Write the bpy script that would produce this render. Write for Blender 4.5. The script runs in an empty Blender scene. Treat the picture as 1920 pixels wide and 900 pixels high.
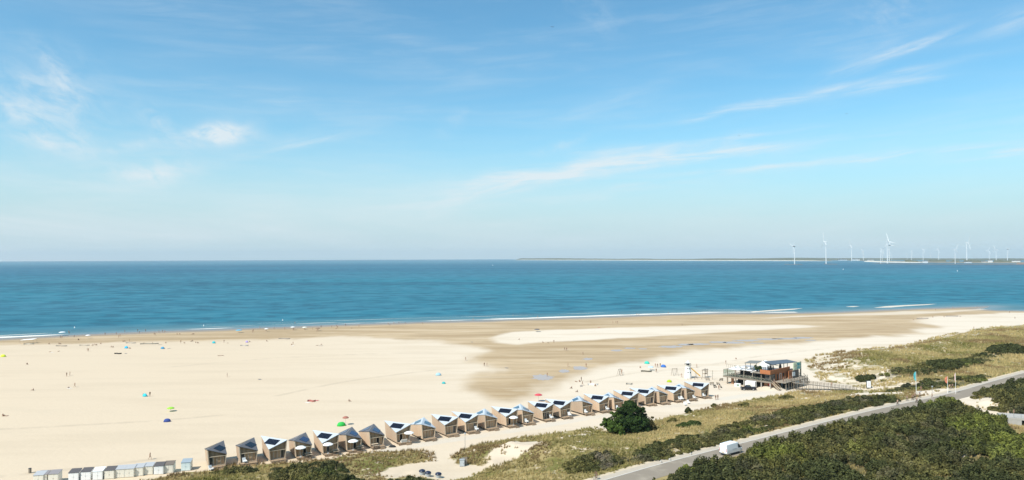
import bpy, bmesh, math, random
import numpy as np
from mathutils import Vector, Matrix

random.seed(7)
RNG = np.random.default_rng(11)
SC = bpy.context.scene
COL = SC.collection
R = math.radians
SUN_E = 4.4; SKY_E = 0.130; EXPO = 0.38; HAZE = 4.5e-5; VEIL = 1.0; HORIZ = 0.95; CLOUDF = 0.92
SKYTINT = (0.54, 0.93, 0.98); HAZECOL = (3.4, 4.3, 4.7); CLOUDCOL = (4.8, 5.2, 5.4)

# ------------------------------------------------------------------ camera
F = 1330.0                       # focal length in photo pixels (1920 wide)
CAM = np.array([0.0, 0.0, 49.0])
PITCH = math.atan((481.3 - 450) / F)
ROLL = R(0.17)
_f = np.array([0, math.cos(PITCH), math.sin(PITCH)])
_u0 = np.array([0, -math.sin(PITCH), math.cos(PITCH)])
_r0 = np.array([1.0, 0, 0])
_u = _u0 * math.cos(ROLL) + _r0 * math.sin(ROLL)
_r = _r0 * math.cos(ROLL) - _u0 * math.sin(ROLL)
REARTH = 7.4e6

def ray(px, py):
    d = _f + (px - 960) / F * _r + (450 - py) / F * _u
    return d / np.linalg.norm(d)

def proj(p):
    q = np.asarray(p, float) - CAM
    z = q @ _f
    z = np.where(np.abs(z) < 1e-6, 1e-6, z)
    return 960 + F * (q @ _r) / z, 450 - F * (q @ _u) / z, z

def Pz(px, py, z):
    d = ray(px, py)
    t = (z - CAM[2]) / d[2]
    return CAM + t * d

def Pfar(px, py, z=0.0):
    """point on the curved sea (plus z)"""
    d = ray(px, py)
    lo, hi = 10.0, 26000.0
    def g(t):
        p = CAM + t * d
        return p[2] - (z - (p[0] ** 2 + p[1] ** 2) / (2 * REARTH))
    ts = np.geomspace(lo, hi, 4000)
    prev = ts[0]
    for t in ts:
        if g(t) <= 0:
            return CAM + t * d
        prev = t
    return CAM + hi * d

def drop(x, y):
    return -(x * x + y * y) / (2 * REARTH)

cam_d = bpy.data.cameras.new('camera')
cam = bpy.data.objects.new('camera', cam_d)
COL.objects.link(cam)
M = Matrix(((_r[0], _u[0], -_f[0], CAM[0]), (_r[1], _u[1], -_f[1], CAM[1]), (_r[2], _u[2], -_f[2], CAM[2]), (0, 0, 0, 1)))
cam.matrix_world = M
cam_d.sensor_width = 36
cam_d.lens = 36 * F / 1920
cam_d.clip_start = 1
cam_d.clip_end = 80000
SC.camera = cam

# ------------------------------------------------------------------ helpers: tagging, linking
def tag(o, label=None, cat=None, group=None, kind=None):
    if label: o['label'] = label
    if cat: o['category'] = cat
    if group: o['group'] = group
    if kind: o['kind'] = kind
    return o

def empty(name, loc=(0, 0, 0), rz=0.0):
    o = bpy.data.objects.new(name, None)
    COL.objects.link(o)
    o.location = loc
    o.rotation_euler = (0, 0, rz)
    o.empty_display_size = 0.2
    return o

KIDS = {}
def link(name, me, parent=None, mat=None):
    o = bpy.data.objects.new(name, me)
    COL.objects.link(o)
    if mat is not None:
        me.materials.append(mat)
    if parent is not None:
        o.parent = parent
        KIDS.setdefault(parent.name, []).append(o)
    return o

def dup(o, loc=None, rz=None, parent=None):
    c = o.copy()
    COL.objects.link(c)
    if parent is not None:
        c.parent = parent
        KIDS.setdefault(parent.name, []).append(c)
    if loc is not None: c.location = loc
    if rz is not None: c.rotation_euler = (0, 0, rz)
    for k in list(KIDS.get(o.name, [])):
        dup(k, parent=c)
    return c

class MB:
    """collects boxes, tubes, sheets ... and links them as one mesh"""
    def __init__(s): s.v = []; s.f = []; s.mi = []; s.cur = 0
    def add(s, vs, fs):
        n = len(s.v)
        s.v += [tuple(map(float, p)) for p in vs]
        s.f += [tuple(i + n for i in f) for f in fs]
        s.mi += [s.cur] * len(fs)
        return s
    def box(s, c, size, rz=0.0, rx=0.0, ry=0.0):
        sx, sy, sz = [k / 2 for k in size]
        m = Matrix.Rotation(rz, 3, 'Z') @ Matrix.Rotation(ry, 3, 'Y') @ Matrix.Rotation(rx, 3, 'X')
        vs = []
        for dz in (-sz, sz):
            for dx, dy in ((-sx, -sy), (sx, -sy), (sx, sy), (-sx, sy)):
                p = m @ Vector((dx, dy, dz))
                vs.append((p.x + c[0], p.y + c[1], p.z + c[2]))
        return s.add(vs, [(3, 2, 1, 0), (4, 5, 6, 7), (0, 1, 5, 4), (1, 2, 6, 5), (2, 3, 7, 6), (3, 0, 4, 7)])
    def tube(s, a, b, r0, r1=None, n=6, cap=True):
        r1 = r0 if r1 is None else r1
        a, b = Vector(a), Vector(b)
        d = (b - a).normalized()
        e = d.orthogonal().normalized(); g = d.cross(e)
        vs = []
        for p, r in ((a, r0), (b, r1)):
            for i in range(n):
                t = 2 * math.pi * i / n
                vs.append(p + (e * math.cos(t) + g * math.sin(t)) * r)
        fs = [(i, (i + 1) % n, n + (i + 1) % n, n + i) for i in range(n)]
        if cap: fs += [tuple(range(n - 1, -1, -1)), tuple(range(n, 2 * n))]
        return s.add(vs, fs)
    def lathe(s, prof, c=(0, 0, 0), n=12):
        vs = []; fs = []
        for r, z in prof:
            for i in range(n):
                t = 2 * math.pi * i / n
                vs.append((c[0] + r * math.cos(t), c[1] + r * math.sin(t), c[2] + z))
        for k in range(len(prof) - 1):
            for i in range(n):
                j = (i + 1) % n
                fs.append((k * n + i, k * n + j, (k + 1) * n + j, (k + 1) * n + i))
        fs.append(tuple(range(n - 1, -1, -1))); fs.append(tuple(range((len(prof) - 1) * n, len(prof) * n)))
        return s.add(vs, fs)
    def loft(s, secs, caps=True):
        n = len(secs[0]); vs = [p for q in secs for p in q]; fs = []
        for k in range(len(secs) - 1):
            for i in range(n):
                j = (i + 1) % n
                fs.append((k * n + i, k * n + j, (k + 1) * n + j, (k + 1) * n + i))
        if caps:
            fs.append(tuple(range(n - 1, -1, -1))); fs.append(tuple(range((len(secs) - 1) * n, len(secs) * n)))
        return s.add(vs, fs)
    def slab(s, pts, th, nrm=None):
        """polygon pts extruded by th along its normal (or nrm), downwards"""
        P = [Vector(p) for p in pts]
        if nrm is None:
            nrm = (P[1] - P[0]).cross(P[2] - P[0]).normalized()
        else: nrm = Vector(nrm)
        Q = [p - nrm * th for p in P]
        n = len(P)
        fs = [tuple(range(n)), tuple(range(2 * n - 1, n - 1, -1))]
        fs += [(i, n + i, n + (i + 1) % n, (i + 1) % n) for i in range(n)]
        return s.add(P + Q, fs)
    def mesh(s, name, smooth=False):
        me = bpy.data.meshes.new(name)
        me.from_pydata(s.v, [], s.f)
        if any(s.mi): me.polygons.foreach_set('material_index', s.mi)
        bm = bmesh.new(); bm.from_mesh(me)
        bmesh.ops.recalc_face_normals(bm, faces=bm.faces)
        bm.to_mesh(me); bm.free()
        if smooth: me.polygons.foreach_set('use_smooth', [True] * len(me.polygons))
        me.update()
        return me
    def build(s, name, mat, parent=None, smooth=False, bevel=0.0):
        me = s.mesh(name, smooth)
        o = link(name, me, parent)
        for m in (mat if isinstance(mat, (list, tuple)) else [mat]): me.materials.append(m)
        if bevel:
            b = o.modifiers.new('bevel', 'BEVEL'); b.width = bevel; b.segments = 2; b.limit_method = 'ANGLE'
        return o

def np_mesh(name, V, Fq, mat, attrs=None, colors=None, smooth=False):
    """V (N,3), Fq (M,k) uniform polygons"""
    me = bpy.data.meshes.new(name)
    N, k = len(V), Fq.shape[1]
    me.vertices.add(N); me.vertices.foreach_set('co', np.ascontiguousarray(V, np.float32).ravel())
    me.loops.add(Fq.size); me.loops.foreach_set('vertex_index', np.ascontiguousarray(Fq, np.int32).ravel())
    me.polygons.add(len(Fq))
    me.polygons.foreach_set('loop_start', np.arange(0, Fq.size, k, dtype=np.int32))
    me.polygons.foreach_set('loop_total', np.full(len(Fq), k, np.int32))
    if smooth: me.polygons.foreach_set('use_smooth', np.ones(len(Fq), bool))
    me.update(calc_edges=True)
    for nm, a in (attrs or {}).items():
        at = me.attributes.new(nm, 'FLOAT', 'POINT'); at.data.foreach_set('value', np.ascontiguousarray(a, np.float32))
    for nm, a in (colors or {}).items():
        at = me.attributes.new(nm, 'FLOAT_COLOR', 'POINT')
        c = np.ones((N, 4), np.float32); c[:, :3] = a
        at.data.foreach_set('color', c.ravel())
    me.materials.append(mat)
    return me

# ------------------------------------------------------------------ materials
class NT:
    def __init__(s, tree): s.t = tree; s.n = tree.nodes; s.l = tree.links
    def node(s, typ, **kw):
        n = s.n.new(typ)
        for k, v in kw.items():
            if k == 'inp':
                for a, b in v.items():
                    if isinstance(b, bpy.types.NodeSocket): s.l.new(b, n.inputs[a])
                    else: n.inputs[a].default_value = b
            else: setattr(n, k, v)
        return n
    def math(s, op, a, b=0.0, c=0.0, clamp=False):
        n = s.n.new('ShaderNodeMath'); n.operation = op; n.use_clamp = clamp
        for i, q in enumerate((a, b, c)):
            if isinstance(q, bpy.types.NodeSocket): s.l.new(q, n.inputs[i])
            else: n.inputs[i].default_value = q
        return n.outputs[0]
    def mix(s, fac, a, b, blend='MIX'):
        n = s.n.new('ShaderNodeMix'); n.data_type = 'RGBA'; n.blend_type = blend; n.clamp_factor = True
        for sock, q in ((n.inputs[0], fac), (n.inputs[6], a), (n.inputs[7], b)):
            if isinstance(q, bpy.types.NodeSocket): s.l.new(q, sock)
            elif isinstance(q, (tuple, list)): sock.default_value = tuple(q) + ((1,) if len(q) == 3 else ())
            else: sock.default_value = q
        return n.outputs[2]
    def ramp(s, x, lo, hi):
        n = s.n.new('ShaderNodeMapRange'); n.clamp = True; n.interpolation_type = 'SMOOTHSTEP'
        s.l.new(x, n.inputs[0]); n.inputs[1].default_value = lo; n.inputs[2].default_value = hi
        return n.outputs[0]
    def noise(s, vec, scale, detail=4, rough=0.55, dist=0.0):
        n = s.n.new('ShaderNodeTexNoise'); n.inputs['Scale'].default_value = scale; n.inputs['Detail'].default_value = detail
        n.inputs['Roughness'].default_value = rough; n.inputs['Distortion'].default_value = dist
        if vec is not None: s.l.new(vec, n.inputs['Vector'])
        return n.outputs[0]

def new_mat(name):
    m = bpy.data.materials.new(name); m.use_nodes = True
    m.node_tree.nodes.clear()
    t = NT(m.node_tree)
    out = t.node('ShaderNodeOutputMaterial')
    b = t.node('ShaderNodeBsdfPrincipled')
    t.l.new(b.outputs[0], out.inputs[0])
    return m, t, b, out

def mat(name, col, rough=0.6, metal=0.0, var=0.12, scale=3.0, bump=0.0, spec=0.5, stretch=None):
    """painted / plain surface with a little procedural wear"""
    m, t, b, out = new_mat(name)
    tc = t.node('ShaderNodeTexCoord')
    vec = tc.outputs['Object']
    if stretch:
        mp = t.node('ShaderNodeMapping', inp={'Vector': vec, 'Scale': stretch}); vec = mp.outputs[0]
    n = t.noise(vec, scale, 5, 0.6)
    c = t.mix(n, tuple(k * (1 - var) for k in col), tuple(min(1, k * (1 + var)) for k in col))
    t.l.new(c, b.inputs['Base Color'])
    b.inputs['Roughness'].default_value = rough; b.inputs['Metallic'].default_value = metal
    b.inputs['Specular IOR Level'].default_value = spec
    if bump:
        bp = t.node('ShaderNodeBump', inp={'Strength': bump, 'Distance': 0.05, 'Height': n}); t.l.new(bp.outputs[0], b.inputs['Normal'])
    return m

def plank_mat(name, c1, c2, width=0.16, axis='XY', rough=0.75):
    m, t, b, out = new_mat(name)
    tc = t.node('ShaderNodeTexCoord')
    sp = t.node('ShaderNodeSeparateXYZ', inp={0: tc.outputs['Object']})
    if axis == 'XY': k = t.math('ADD', sp.outputs[0], sp.outputs[1])
    else: k = sp.outputs['XYZ'.index(axis)]
    q = t.math('DIVIDE', k, width)
    cell = t.math('FLOOR', q); fr = t.math('FRACT', q)
    wn = t.node('ShaderNodeTexWhiteNoise', noise_dimensions='1D', inp={'W': cell})
    mp = t.node('ShaderNodeMapping', inp={'Vector': tc.outputs['Object'], 'Scale': (6, 6, 0.6)})
    n = t.noise(mp.outputs[0], 3.0, 5, 0.6)
    f = t.math('ADD', t.math('MULTIPLY', wn.outputs[0], 0.6), t.math('MULTIPLY', n, 0.45))
    c = t.mix(f, c1, c2)
    oi = t.node('ShaderNodeObjectInfo')
    c = t.mix(1.0, c, t.mix(oi.outputs['Random'], (0.80, 0.79, 0.78), (1.12, 1.09, 1.04)), 'MULTIPLY')
    gap = t.math('LESS_THAN', fr, 0.07)
    c = t.mix(t.math('MULTIPLY', gap, 0.55), c, (c1[0] * .3, c1[1] * .3, c1[2] * .3))
    t.l.new(c, b.inputs['Base Color']); b.inputs['Roughness'].default_value = rough
    b.inputs['Specular IOR Level'].default_value = 0.25
    return m

M_ = {}
M_['clad'] = plank_mat('cladding_wood', (0.53, 0.385, 0.265), (0.65, 0.495, 0.355), 0.14, 'Y')
M_['facade'] = plank_mat('weathered_slats', (0.24, 0.165, 0.10), (0.46, 0.33, 0.21), 0.28, 'X')
M_['beam'] = mat('pale_timber', (0.58, 0.46, 0.32), 0.7, var=0.2, scale=5, stretch=(1, 1, 6))
M_['decking'] = plank_mat('deck_boards', (0.30, 0.21, 0.135), (0.45, 0.33, 0.22), 0.15, 'X')
M_['zinc'] = mat('pale_zinc', (0.55, 0.58, 0.60), 0.45, metal=0.15, var=0.07, scale=1.4)
M_['zinc_shaded'] = mat('dark_zinc', (0.145, 0.135, 0.135), 0.5, metal=0.1, var=0.1, scale=1.4)  # same zinc made darker, partly painting the shade on slopes turned from the sun
M_['zincmid'] = mat('mid_zinc', (0.52, 0.55, 0.57), 0.42, metal=0.15, var=0.08, scale=1.4)
M_['dark'] = mat('interior_shade', (0.018, 0.016, 0.014), 0.7)  # near-black colour standing in for the shade inside rooms and openings
M_['white'] = mat('white_paint', (0.80, 0.79, 0.76), 0.5, var=0.05)
M_['cloth_white'] = mat('white_cloth', (0.82, 0.82, 0.80), 0.85, var=0.04)
M_['cream'] = mat('cream_paint', (0.74, 0.69, 0.58), 0.6, var=0.06)
M_['greyroof'] = mat('grey_roofing', (0.42, 0.42, 0.42), 0.55, var=0.1)
M_['darkroof'] = mat('dark_roofing', (0.10, 0.088, 0.085), 0.7, var=0.2)
M_['blueroof'] = mat('slate_roofing', (0.30, 0.35, 0.38), 0.55, var=0.1)
M_['mint'] = mat('pale_mint_paint', (0.66, 0.74, 0.72), 0.55, var=0.05)
M_['steel'] = mat('galvanised_steel', (0.45, 0.46, 0.47), 0.4, metal=0.6)
M_['greywood'] = mat('grey_weathered_wood', (0.25, 0.205, 0.155), 0.8, var=0.25, scale=4, stretch=(1, 1, 5))
M_['greymetal'] = mat('grey_enamel', (0.38, 0.41, 0.42), 0.45, var=0.1)
M_['rubber'] = mat('tyre_rubber', (0.015, 0.015, 0.015), 0.8)
M_['black'] = mat('black_car_paint', (0.008, 0.009, 0.014), 0.2, var=0.1)
M_['vanwhite'] = mat('white_car_paint', (0.83, 0.83, 0.82), 0.28, var=0.03, scale=1)
M_['grey_plastic'] = mat('dark_grey_plastic', (0.04, 0.04, 0.045), 0.6)
M_['red'] = mat('red_plastic', (0.5, 0.02, 0.015), 0.4)
M_['lamp'] = mat('clear_lamp', (0.6, 0.6, 0.58), 0.15)
M_['yellow'] = mat('yellow_plastic', (0.75, 0.42, 0.03), 0.4, var=0.06)
M_['darkblue'] = mat('navy_lid', (0.015, 0.022, 0.05), 0.35)
M_['concrete'] = mat('weathered_concrete', (0.42, 0.39, 0.34), 0.85, var=0.22, scale=1.2, bump=0.2)
M_['bark'] = mat('bark', (0.09, 0.07, 0.05), 0.9, var=0.3, scale=8, bump=0.4)

def glass_mat(name, col, rough=0.06):
    m, t, b, out = new_mat(name)
    tc = t.node('ShaderNodeTexCoord')
    n = t.noise(tc.outputs['Object'], 1.3, 2)
    t.l.new(t.mix(n, tuple(k * .7 for k in col), tuple(k * 1.3 for k in col)), b.inputs['Base Color'])
    b.inputs['Roughness'].default_value = rough
    b.inputs['Specular IOR Level'].default_value = 0.6
    return m
M_['glass'] = glass_mat('dark_window_glass', (0.03, 0.035, 0.04))
M_['curtain'] = plank_mat('brown_curtained_glass', (0.34, 0.21, 0.12), (0.60, 0.41, 0.25), 0.33, 'X', rough=0.25)
def solar_mat(name, c, line):
    m, t, b, out = new_mat(name)
    tc = t.node('ShaderNodeTexCoord')
    br = t.node('ShaderNodeTexBrick', offset=0.0, inp={'Vector': tc.outputs['Generated'], 'Color1': c + (1,), 'Color2': tuple(k * 1.25 for k in c) + (1,), 'Mortar': line + (1,), 'Scale': 1.0, 'Mortar Size': 0.006, 'Brick Width': 0.2, 'Row Height': 0.25})
    t.l.new(br.outputs[0], b.inputs['Base Color']); b.inputs['Roughness'].default_value = 0.18
    b.inputs['Specular IOR Level'].default_value = 0.35
    return m
M_['solar'] = solar_mat('black_solar_cells', (0.006, 0.007, 0.013), (0.03, 0.03, 0.04))
M_['solarblue'] = solar_mat('blue_solar_cells', (0.014, 0.026, 0.085), (0.05, 0.06, 0.1))
M_['solarteal'] = solar_mat('steel_blue_solar_cells', (0.035, 0.085, 0.14), (0.08, 0.12, 0.16))

def brick_mat(name, c1, c2):
    m, t, b, out = new_mat(name)
    tc = t.node('ShaderNodeTexCoord')
    br = t.node('ShaderNodeTexBrick', inp={'Vector': tc.outputs['Object'], 'Color1': c1 + (1,), 'Color2': c2 + (1,), 'Mortar': (0.3, 0.22, 0.16, 1), 'Scale': 3.0, 'Mortar Size': 0.015})
    n = t.noise(tc.outputs['Object'], 0.9, 5)
    t.l.new(t.mix(t.math('MULTIPLY', n, 0.6), br.outputs[0], (0.20, 0.09, 0.045)), b.inputs['Base Color'])
    b.inputs['Roughness'].default_value = 0.8
    return m
M_['redwood'] = plank_mat('rust_red_cladding', (0.40, 0.14, 0.055), (0.50, 0.20, 0.085), 0.22, 'Z')
M_['orange'] = brick_mat('orange_brick', (0.40, 0.18, 0.085), (0.47, 0.24, 0.12))
_cc = {}
def cmat(col, kind='cloth', rough=0.8):
    key = (kind,) + tuple(round(k, 3) for k in col)
    if key not in _cc: _cc[key] = mat(f'{kind}_{len(_cc)}', col, rough, var=0.12, scale=6)
    return _cc[key]

# ------------------------------------------------------------------ numpy noise and polygons
def vnoise(x, y, seed=0):
    xi = np.floor(x).astype(np.int64); yi = np.floor(y).astype(np.int64)
    xf = x - xi; yf = y - yi
    xf = xf * xf * (3 - 2 * xf); yf = yf * yf * (3 - 2 * yf)
    def h(a, b):
        n = (a * 374761393 + b * 668265263 + seed * 1442695041) & 0x7fffffff
        n = ((n ^ (n >> 13)) * 1274126177) & 0x7fffffff
        return ((n ^ (n >> 16)) & 0xffff) / 65535.0
    return (h(xi, yi) * (1 - xf) + h(xi + 1, yi) * xf) * (1 - yf) + (h(xi, yi + 1) * (1 - xf) + h(xi + 1, yi + 1) * xf) * yf

def fbm(x, y, octs=4, seed=0):
    s = 0; a = 0.5; tot = 0
    for o in range(octs):
        s = s + a * vnoise(x * 2 ** o + 17.3 * o, y * 2 ** o - 9.1 * o, seed + o); tot += a; a *= 0.5
    return s / tot

def smooth(a, b, x):
    t = np.clip((x - a) / (b - a), 0, 1)
    return t * t * (3 - 2 * t)

def sdf(X, Y, poly, closed=True):
    """signed distance, positive inside"""
    P = np.asarray(poly, float); n = len(P)
    d2 = np.full(X.shape, 1e18); ins = np.zeros(X.shape, bool)
    for i in range(n if closed else n - 1):
        a = P[i]; b = P[(i + 1) % n]
        ex, ey = b - a; L = ex * ex + ey * ey + 1e-12
        t = np.clip(((X - a[0]) * ex + (Y - a[1]) * ey) / L, 0, 1)
        dx = X - a[0] - t * ex; dy = Y - a[1] - t * ey
        np.minimum(d2, dx * dx + dy * dy, out=d2)
        if closed and ey != 0:
            c = ((a[1] > Y) != (b[1] > Y))
            c &= X < ex * (Y - a[1]) / ey + a[0]
            ins ^= c
    d = np.sqrt(d2)
    return np.where(ins, d, -d) if closed else d

def W(pts, z): return [tuple(Pz(x, y, z)[:2]) for x, y in pts]

BZ = 1.2          # level of the dry beach
RZ = 4.5          # level of the road
SHORE = W([(0, 634.5), (100, 629.5), (200, 624.8), (300, 620.5), (400, 617.5), (500, 613.8), (600, 610), (700, 606.5), (800, 603.3), (900, 600.6),
           (1000, 597.6), (1100, 594.4), (1150, 592.6), (1250, 589.3), (1350, 586.6), (1440, 586.8), (1500, 586.2), (1570, 584.6), (1640, 581.2), (1690, 579.2),
           (1760, 577), (1850, 574.2), (1859, 573.4), (1852, 577), (1840, 579.4), (1870, 581.6), (1920, 582.4), (2000, 583.0)], 0.0)
s0 = np.array(SHORE[0]); e0 = s0 - np.array(SHORE[2]); e0 /= np.linalg.norm(e0)
LAND = [tuple(s0 + e0 * 3200)] + SHORE + [(900, 640), (3300, 900), (3300, -3300), (-3400, -3300)]
DUNE = W([(-500, 1055), (-150, 985), (100, 935), (240, 906), (300, 893), (345, 883), (395, 878), (450, 869), (520, 867), (570, 861), (620, 858), (640, 852), (700, 846),
          (760, 840), (790, 842), (815, 851), (824, 864), (800, 870), (770, 872), (740, 878), (724, 892), (760, 898), (830, 900), (868, 893), (897, 880), (880, 877), (850, 875), (832, 862),
          (834, 856), (862, 843), (880, 836), (900, 832), (960, 822), (1000, 817), (1060, 806), (1105, 799), (1125, 803), (1135, 806), (1180, 798), (1232, 785), (1290, 772),
          (1350, 759), (1420, 746), (1470, 737), (1500, 733), (1560, 732), (1600, 731), (1585, 722), (1540, 716), (1525, 708), (1512, 692), (1502, 672), (1540, 664), (1600, 655),
          (1650, 652), (1700, 645), (1755, 630), (1830, 617), (1920, 607), (2100, 590)], BZ) + [(800, 470), (3300, 500), (3300, -3300), (-3400, -3300)]
ROAD_L = W([(1040, 927), (1135, 900), (1240, 869), (1345, 842.5), (1430, 821), (1500, 803), (1560, 788), (1640, 768), (1700, 755), (1750, 745), (1800, 733), (1860, 715), (1920, 699), (2000, 679), (2120, 650)], RZ)
def offset(line, d):
    P = np.array(line, float); T = np.gradient(P, axis=0); T /= np.linalg.norm(T, axis=1)[:, None]
    return P + np.stack([T[:, 1], -T[:, 0]], 1) * d
_t0 = np.array(ROAD_L[0]) - np.array(ROAD_L[1]); _t0 /= np.linalg.norm(_t0)
ROAD_L = [tuple(np.array(ROAD_L[0]) + _t0 * k) for k in (300, 150, 60)] + ROAD_L
# resample smoothly
def resample(line, step):
    P = np.array(line, float); s = np.r_[0, np.cumsum(np.linalg.norm(np.diff(P, axis=0), axis=1))]
    q = np.arange(0, s[-1], step)
    Q = np.stack([np.interp(q, s, P[:, 0]), np.interp(q, s, P[:, 1])], 1)
    for _ in range(12):
        Q[1:-1] = 0.25 * Q[:-2] + 0.5 * Q[1:-1] + 0.25 * Q[2:]
    return Q
ROAD_L = resample(ROAD_L, 3.0)
ROAD_W = 6.0
ROAD_C = offset(ROAD_L, ROAD_W / 2)
WET = W([(-300, 662), (0, 648), (250, 642), (500, 635.5), (650, 631), (740, 633), (800, 639), (860, 648), (922, 658), (880, 668), (862, 674), (905, 686), (915, 692), (880, 702), (850, 720), (842, 735),
         (880, 746), (950, 749), (1005, 741), (1060, 717), (1100, 703), (1150, 691), (1250, 668), (1320, 656), (1400, 648), (1480, 643.5), (1560, 638.5), (1640, 632), (1720, 623), (1765, 612),
         (1720, 604), (1760, 594), (1850, 588), (1920, 585.5), (2100, 583)], BZ) + [(900, 1300), (-900, 1300)]
BANK = W([(913, 633), (960, 622.5), (1050, 617.5), (1200, 612.5), (1350, 609.3), (1480, 609), (1545, 611.3), (1480, 616.5), (1390, 620), (1300, 627), (1200, 633), (1100, 638), (1020, 642), (970, 646), (930, 643)], BZ)
BANK2 = W([(1430, 597), (1500, 591), (1600, 586.5), (1670, 583.5), (1690, 581.5), (1760, 583), (1858, 575), (1862, 577), (1780, 586), (1700, 590), (1560, 592)], BZ)
BARE = [W([(720, 897), (745, 879), (790, 869), (812, 872), (800, 886), (740, 900)], 1.8),
        W([(903, 872), (912, 856), (940, 834), (1000, 830), (1050, 822), (1085, 810), (1112, 806), (1104, 819), (1050, 831), (1000, 850), (930, 871)], 2.2),
        W([(1788, 738), (1830, 731), (1852, 735), (1868, 748), (1884, 762), (1925, 778), (1940, 800), (1890, 792), (1850, 773), (1806, 758)], 5.0),
        W([(1655, 648), (1715, 639), (1745, 634), (1735, 640), (1690, 649)], 2.2),
        W([(1590, 734), (1600, 726), (1650, 726), (1695, 729), (1690, 734), (1640, 733)], 5.0),
        W([(1716, 742), (1716, 733), (1760, 729), (1800, 727), (1802, 731), (1770, 739)], 4.5)]
BUSHY = {  # dense scrub: (polygon traced at the height of the crowns, height)
    'a': (W([(1190, 925), (1240, 902), (1262, 886), (1292, 873), (1312, 864), (1345, 858), (1375, 854), (1402, 846), (1440, 833), (1480, 820), (1520, 809), (1560, 797), (1600, 786), (1650, 773), (1700, 765), (1740, 752), (1768, 745), (1786, 744),
             (1802, 753), (1832, 765), (1858, 777), (1876, 791), (1888, 805), (1925, 840), (1990, 920), (1900, 960), (1400, 980)], 6.4), 2.4),
    'b': (W([(1822, 729), (1838, 723), (1870, 714), (1900, 707), (1925, 702), (2010, 684), (2080, 790), (1970, 785), (1912, 769), (1890, 757), (1868, 745), (1845, 734)], 6.6), 2.0),
    'c': (W([(1150, 858), (1190, 846), (1222, 831), (1270, 816), (1330, 807), (1390, 786), (1440, 776), (1500, 764), (1560, 748), (1620, 740), (1678, 740), (1684, 748), (1640, 757), (1580, 769), (1540, 780), (1500, 787), (1450, 800),
             (1400, 811), (1340, 829), (1290, 845), (1240, 858), (1200, 862)], 5.2), 1.3),
    'd': (W([(1058, 866), (1075, 858), (1105, 853), (1150, 854), (1166, 866), (1150, 876), (1110, 883), (1070, 884)], 4.6), 1.2),
    'e': (W([(515, 872), (560, 862), (620, 859), (648, 868), (668, 884), (684, 905), (600, 925), (510, 920), (505, 890)], 3.6), 1.4),
    'f': (W([(398, 878), (440, 869), (480, 868), (490, 876), (470, 882), (405, 890)], 3.2), 1.2),
    'g': (W([(730, 899), (770, 889), (800, 894), (835, 899), (840, 912), (725, 915)], 3.2), 1.2),
    'h': (W([(1635, 697), (1680, 690), (1730, 683), (1790, 676), (1850, 662), (1880, 655), (1880, 664), (1850, 676), (1790, 692), (1720, 702), (1650, 704)], 5.0), 1.1),
    'i': (W([(1660, 718), (1710, 714), (1760, 712), (1800, 708), (1850, 703), (1845, 714), (1790, 722), (1730, 727), (1665, 727)], 5.0), 0.9),
}

# ------------------------------------------------------------------ ground grid
def axis(lo, hi, step, glo, ghi, ratio=1.12, mid=None, midstep=2.4):
    a = list(np.arange(lo, hi, step))
    s = step; v = a[-1]
    while v < ghi:
        s = min(s * ratio, midstep) if (mid and v < mid) else s * ratio
        v += s; a.append(v)
    s = step; v = a[0]; pre = []
    while v > glo:
        s = min(s * ratio, midstep) if (mid and v > -mid) else s * ratio
        v -= s; pre.append(v)
    return np.array(pre[::-1] + a)
XS = axis(-130, 190, 1.0, -3200, 3200, mid=470)
YS = axis(118, 300, 1.0, -3200, 3000, mid=720, midstep=2.6)
GX, GY = np.meshgrid(XS, YS)
sdl = sdf(GX, GY, LAND); sdd = sdf(GX, GY, DUNE)
rd = sdf(GX, GY, ROAD_C, closed=False)
z = np.where(sdl > 0, BZ * smooth(0, 60, sdl), np.maximum(-4, sdl * 0.04))
D = smooth(0, 28, sdd)
hills = 3.0 * (fbm(GX / 38, GY / 38, 3, 5) - 0.45) * D
bmask = np.zeros_like(GX)
for p in BARE[:3]: bmask = np.maximum(bmask, smooth(0, 3, sdf(GX, GY, p)))
z = z + bmask * (fbm(GX / 4, GY / 4, 3, 19) - .5) * 1.6
z = z + D * 3.3 + hills + smooth(0, 5, sdd) * (fbm(GX / 7, GY / 7, 3, 9) - 0.5) * 1.5
def hill(px, py, rad, h):
    c = Pz(px, py, RZ); return h * np.exp(-((GX - c[0]) ** 2 + (GY - c[1]) ** 2) / (2 * rad * rad))
z = z + hill(1780, 850, 16, 1.6) + hill(1846, 750, 7, 2.2) + hill(1030, 826, 9, 0.8) + hill(760, 880, 5, 1.0) + hill(1890, 650, 22, 2.0)
# sand heap under the pavilion stair
c_ = Pz(1446, 729, BZ); z = z + 1.3 * np.exp(-(((GX - c_[0]) / 4.0) ** 2 + ((GY - c_[1]) / 2.6) ** 2))
rw = 1 - smooth(5.0, 13.0, rd)
z = z * (1 - rw) + RZ * rw
# small junction apron by the flags and the bunker path stay level with the road
GZ = z
bare = np.zeros_like(GX)
for p in BARE: bare = np.maximum(bare, smooth(-0.8, 1.0, sdf(GX, GY, p)))
nz = fbm(GX / 9, GY / 9, 4, 21)
veg = smooth(0.0, 1.6, sdd + (nz - 0.5) * 3) * (1 - bare)
farside = smooth(70, 120, GX) * smooth(205, 250, GY)
veg = veg * (1 - 0.42 * farside * (1 - smooth(6, 40, sdd)))
wn = (fbm(GX / 22, GY / 60, 4, 31) - 0.5)
wet = smooth(-7, 9, sdf(GX, GY, WET) + wn * 22 + (fbm(GX / 7, GY / 14, 3, 131) - .5) * 9)
wet = wet * (1 - smooth(-3, 5, sdf(GX, GY, BANK) + wn * 8)) * (1 - 0.75 * smooth(-3, 5, sdf(GX, GY, BANK2) + wn * 8))
soak = 1 - smooth(4, 26, sdl + wn * 14)
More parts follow.
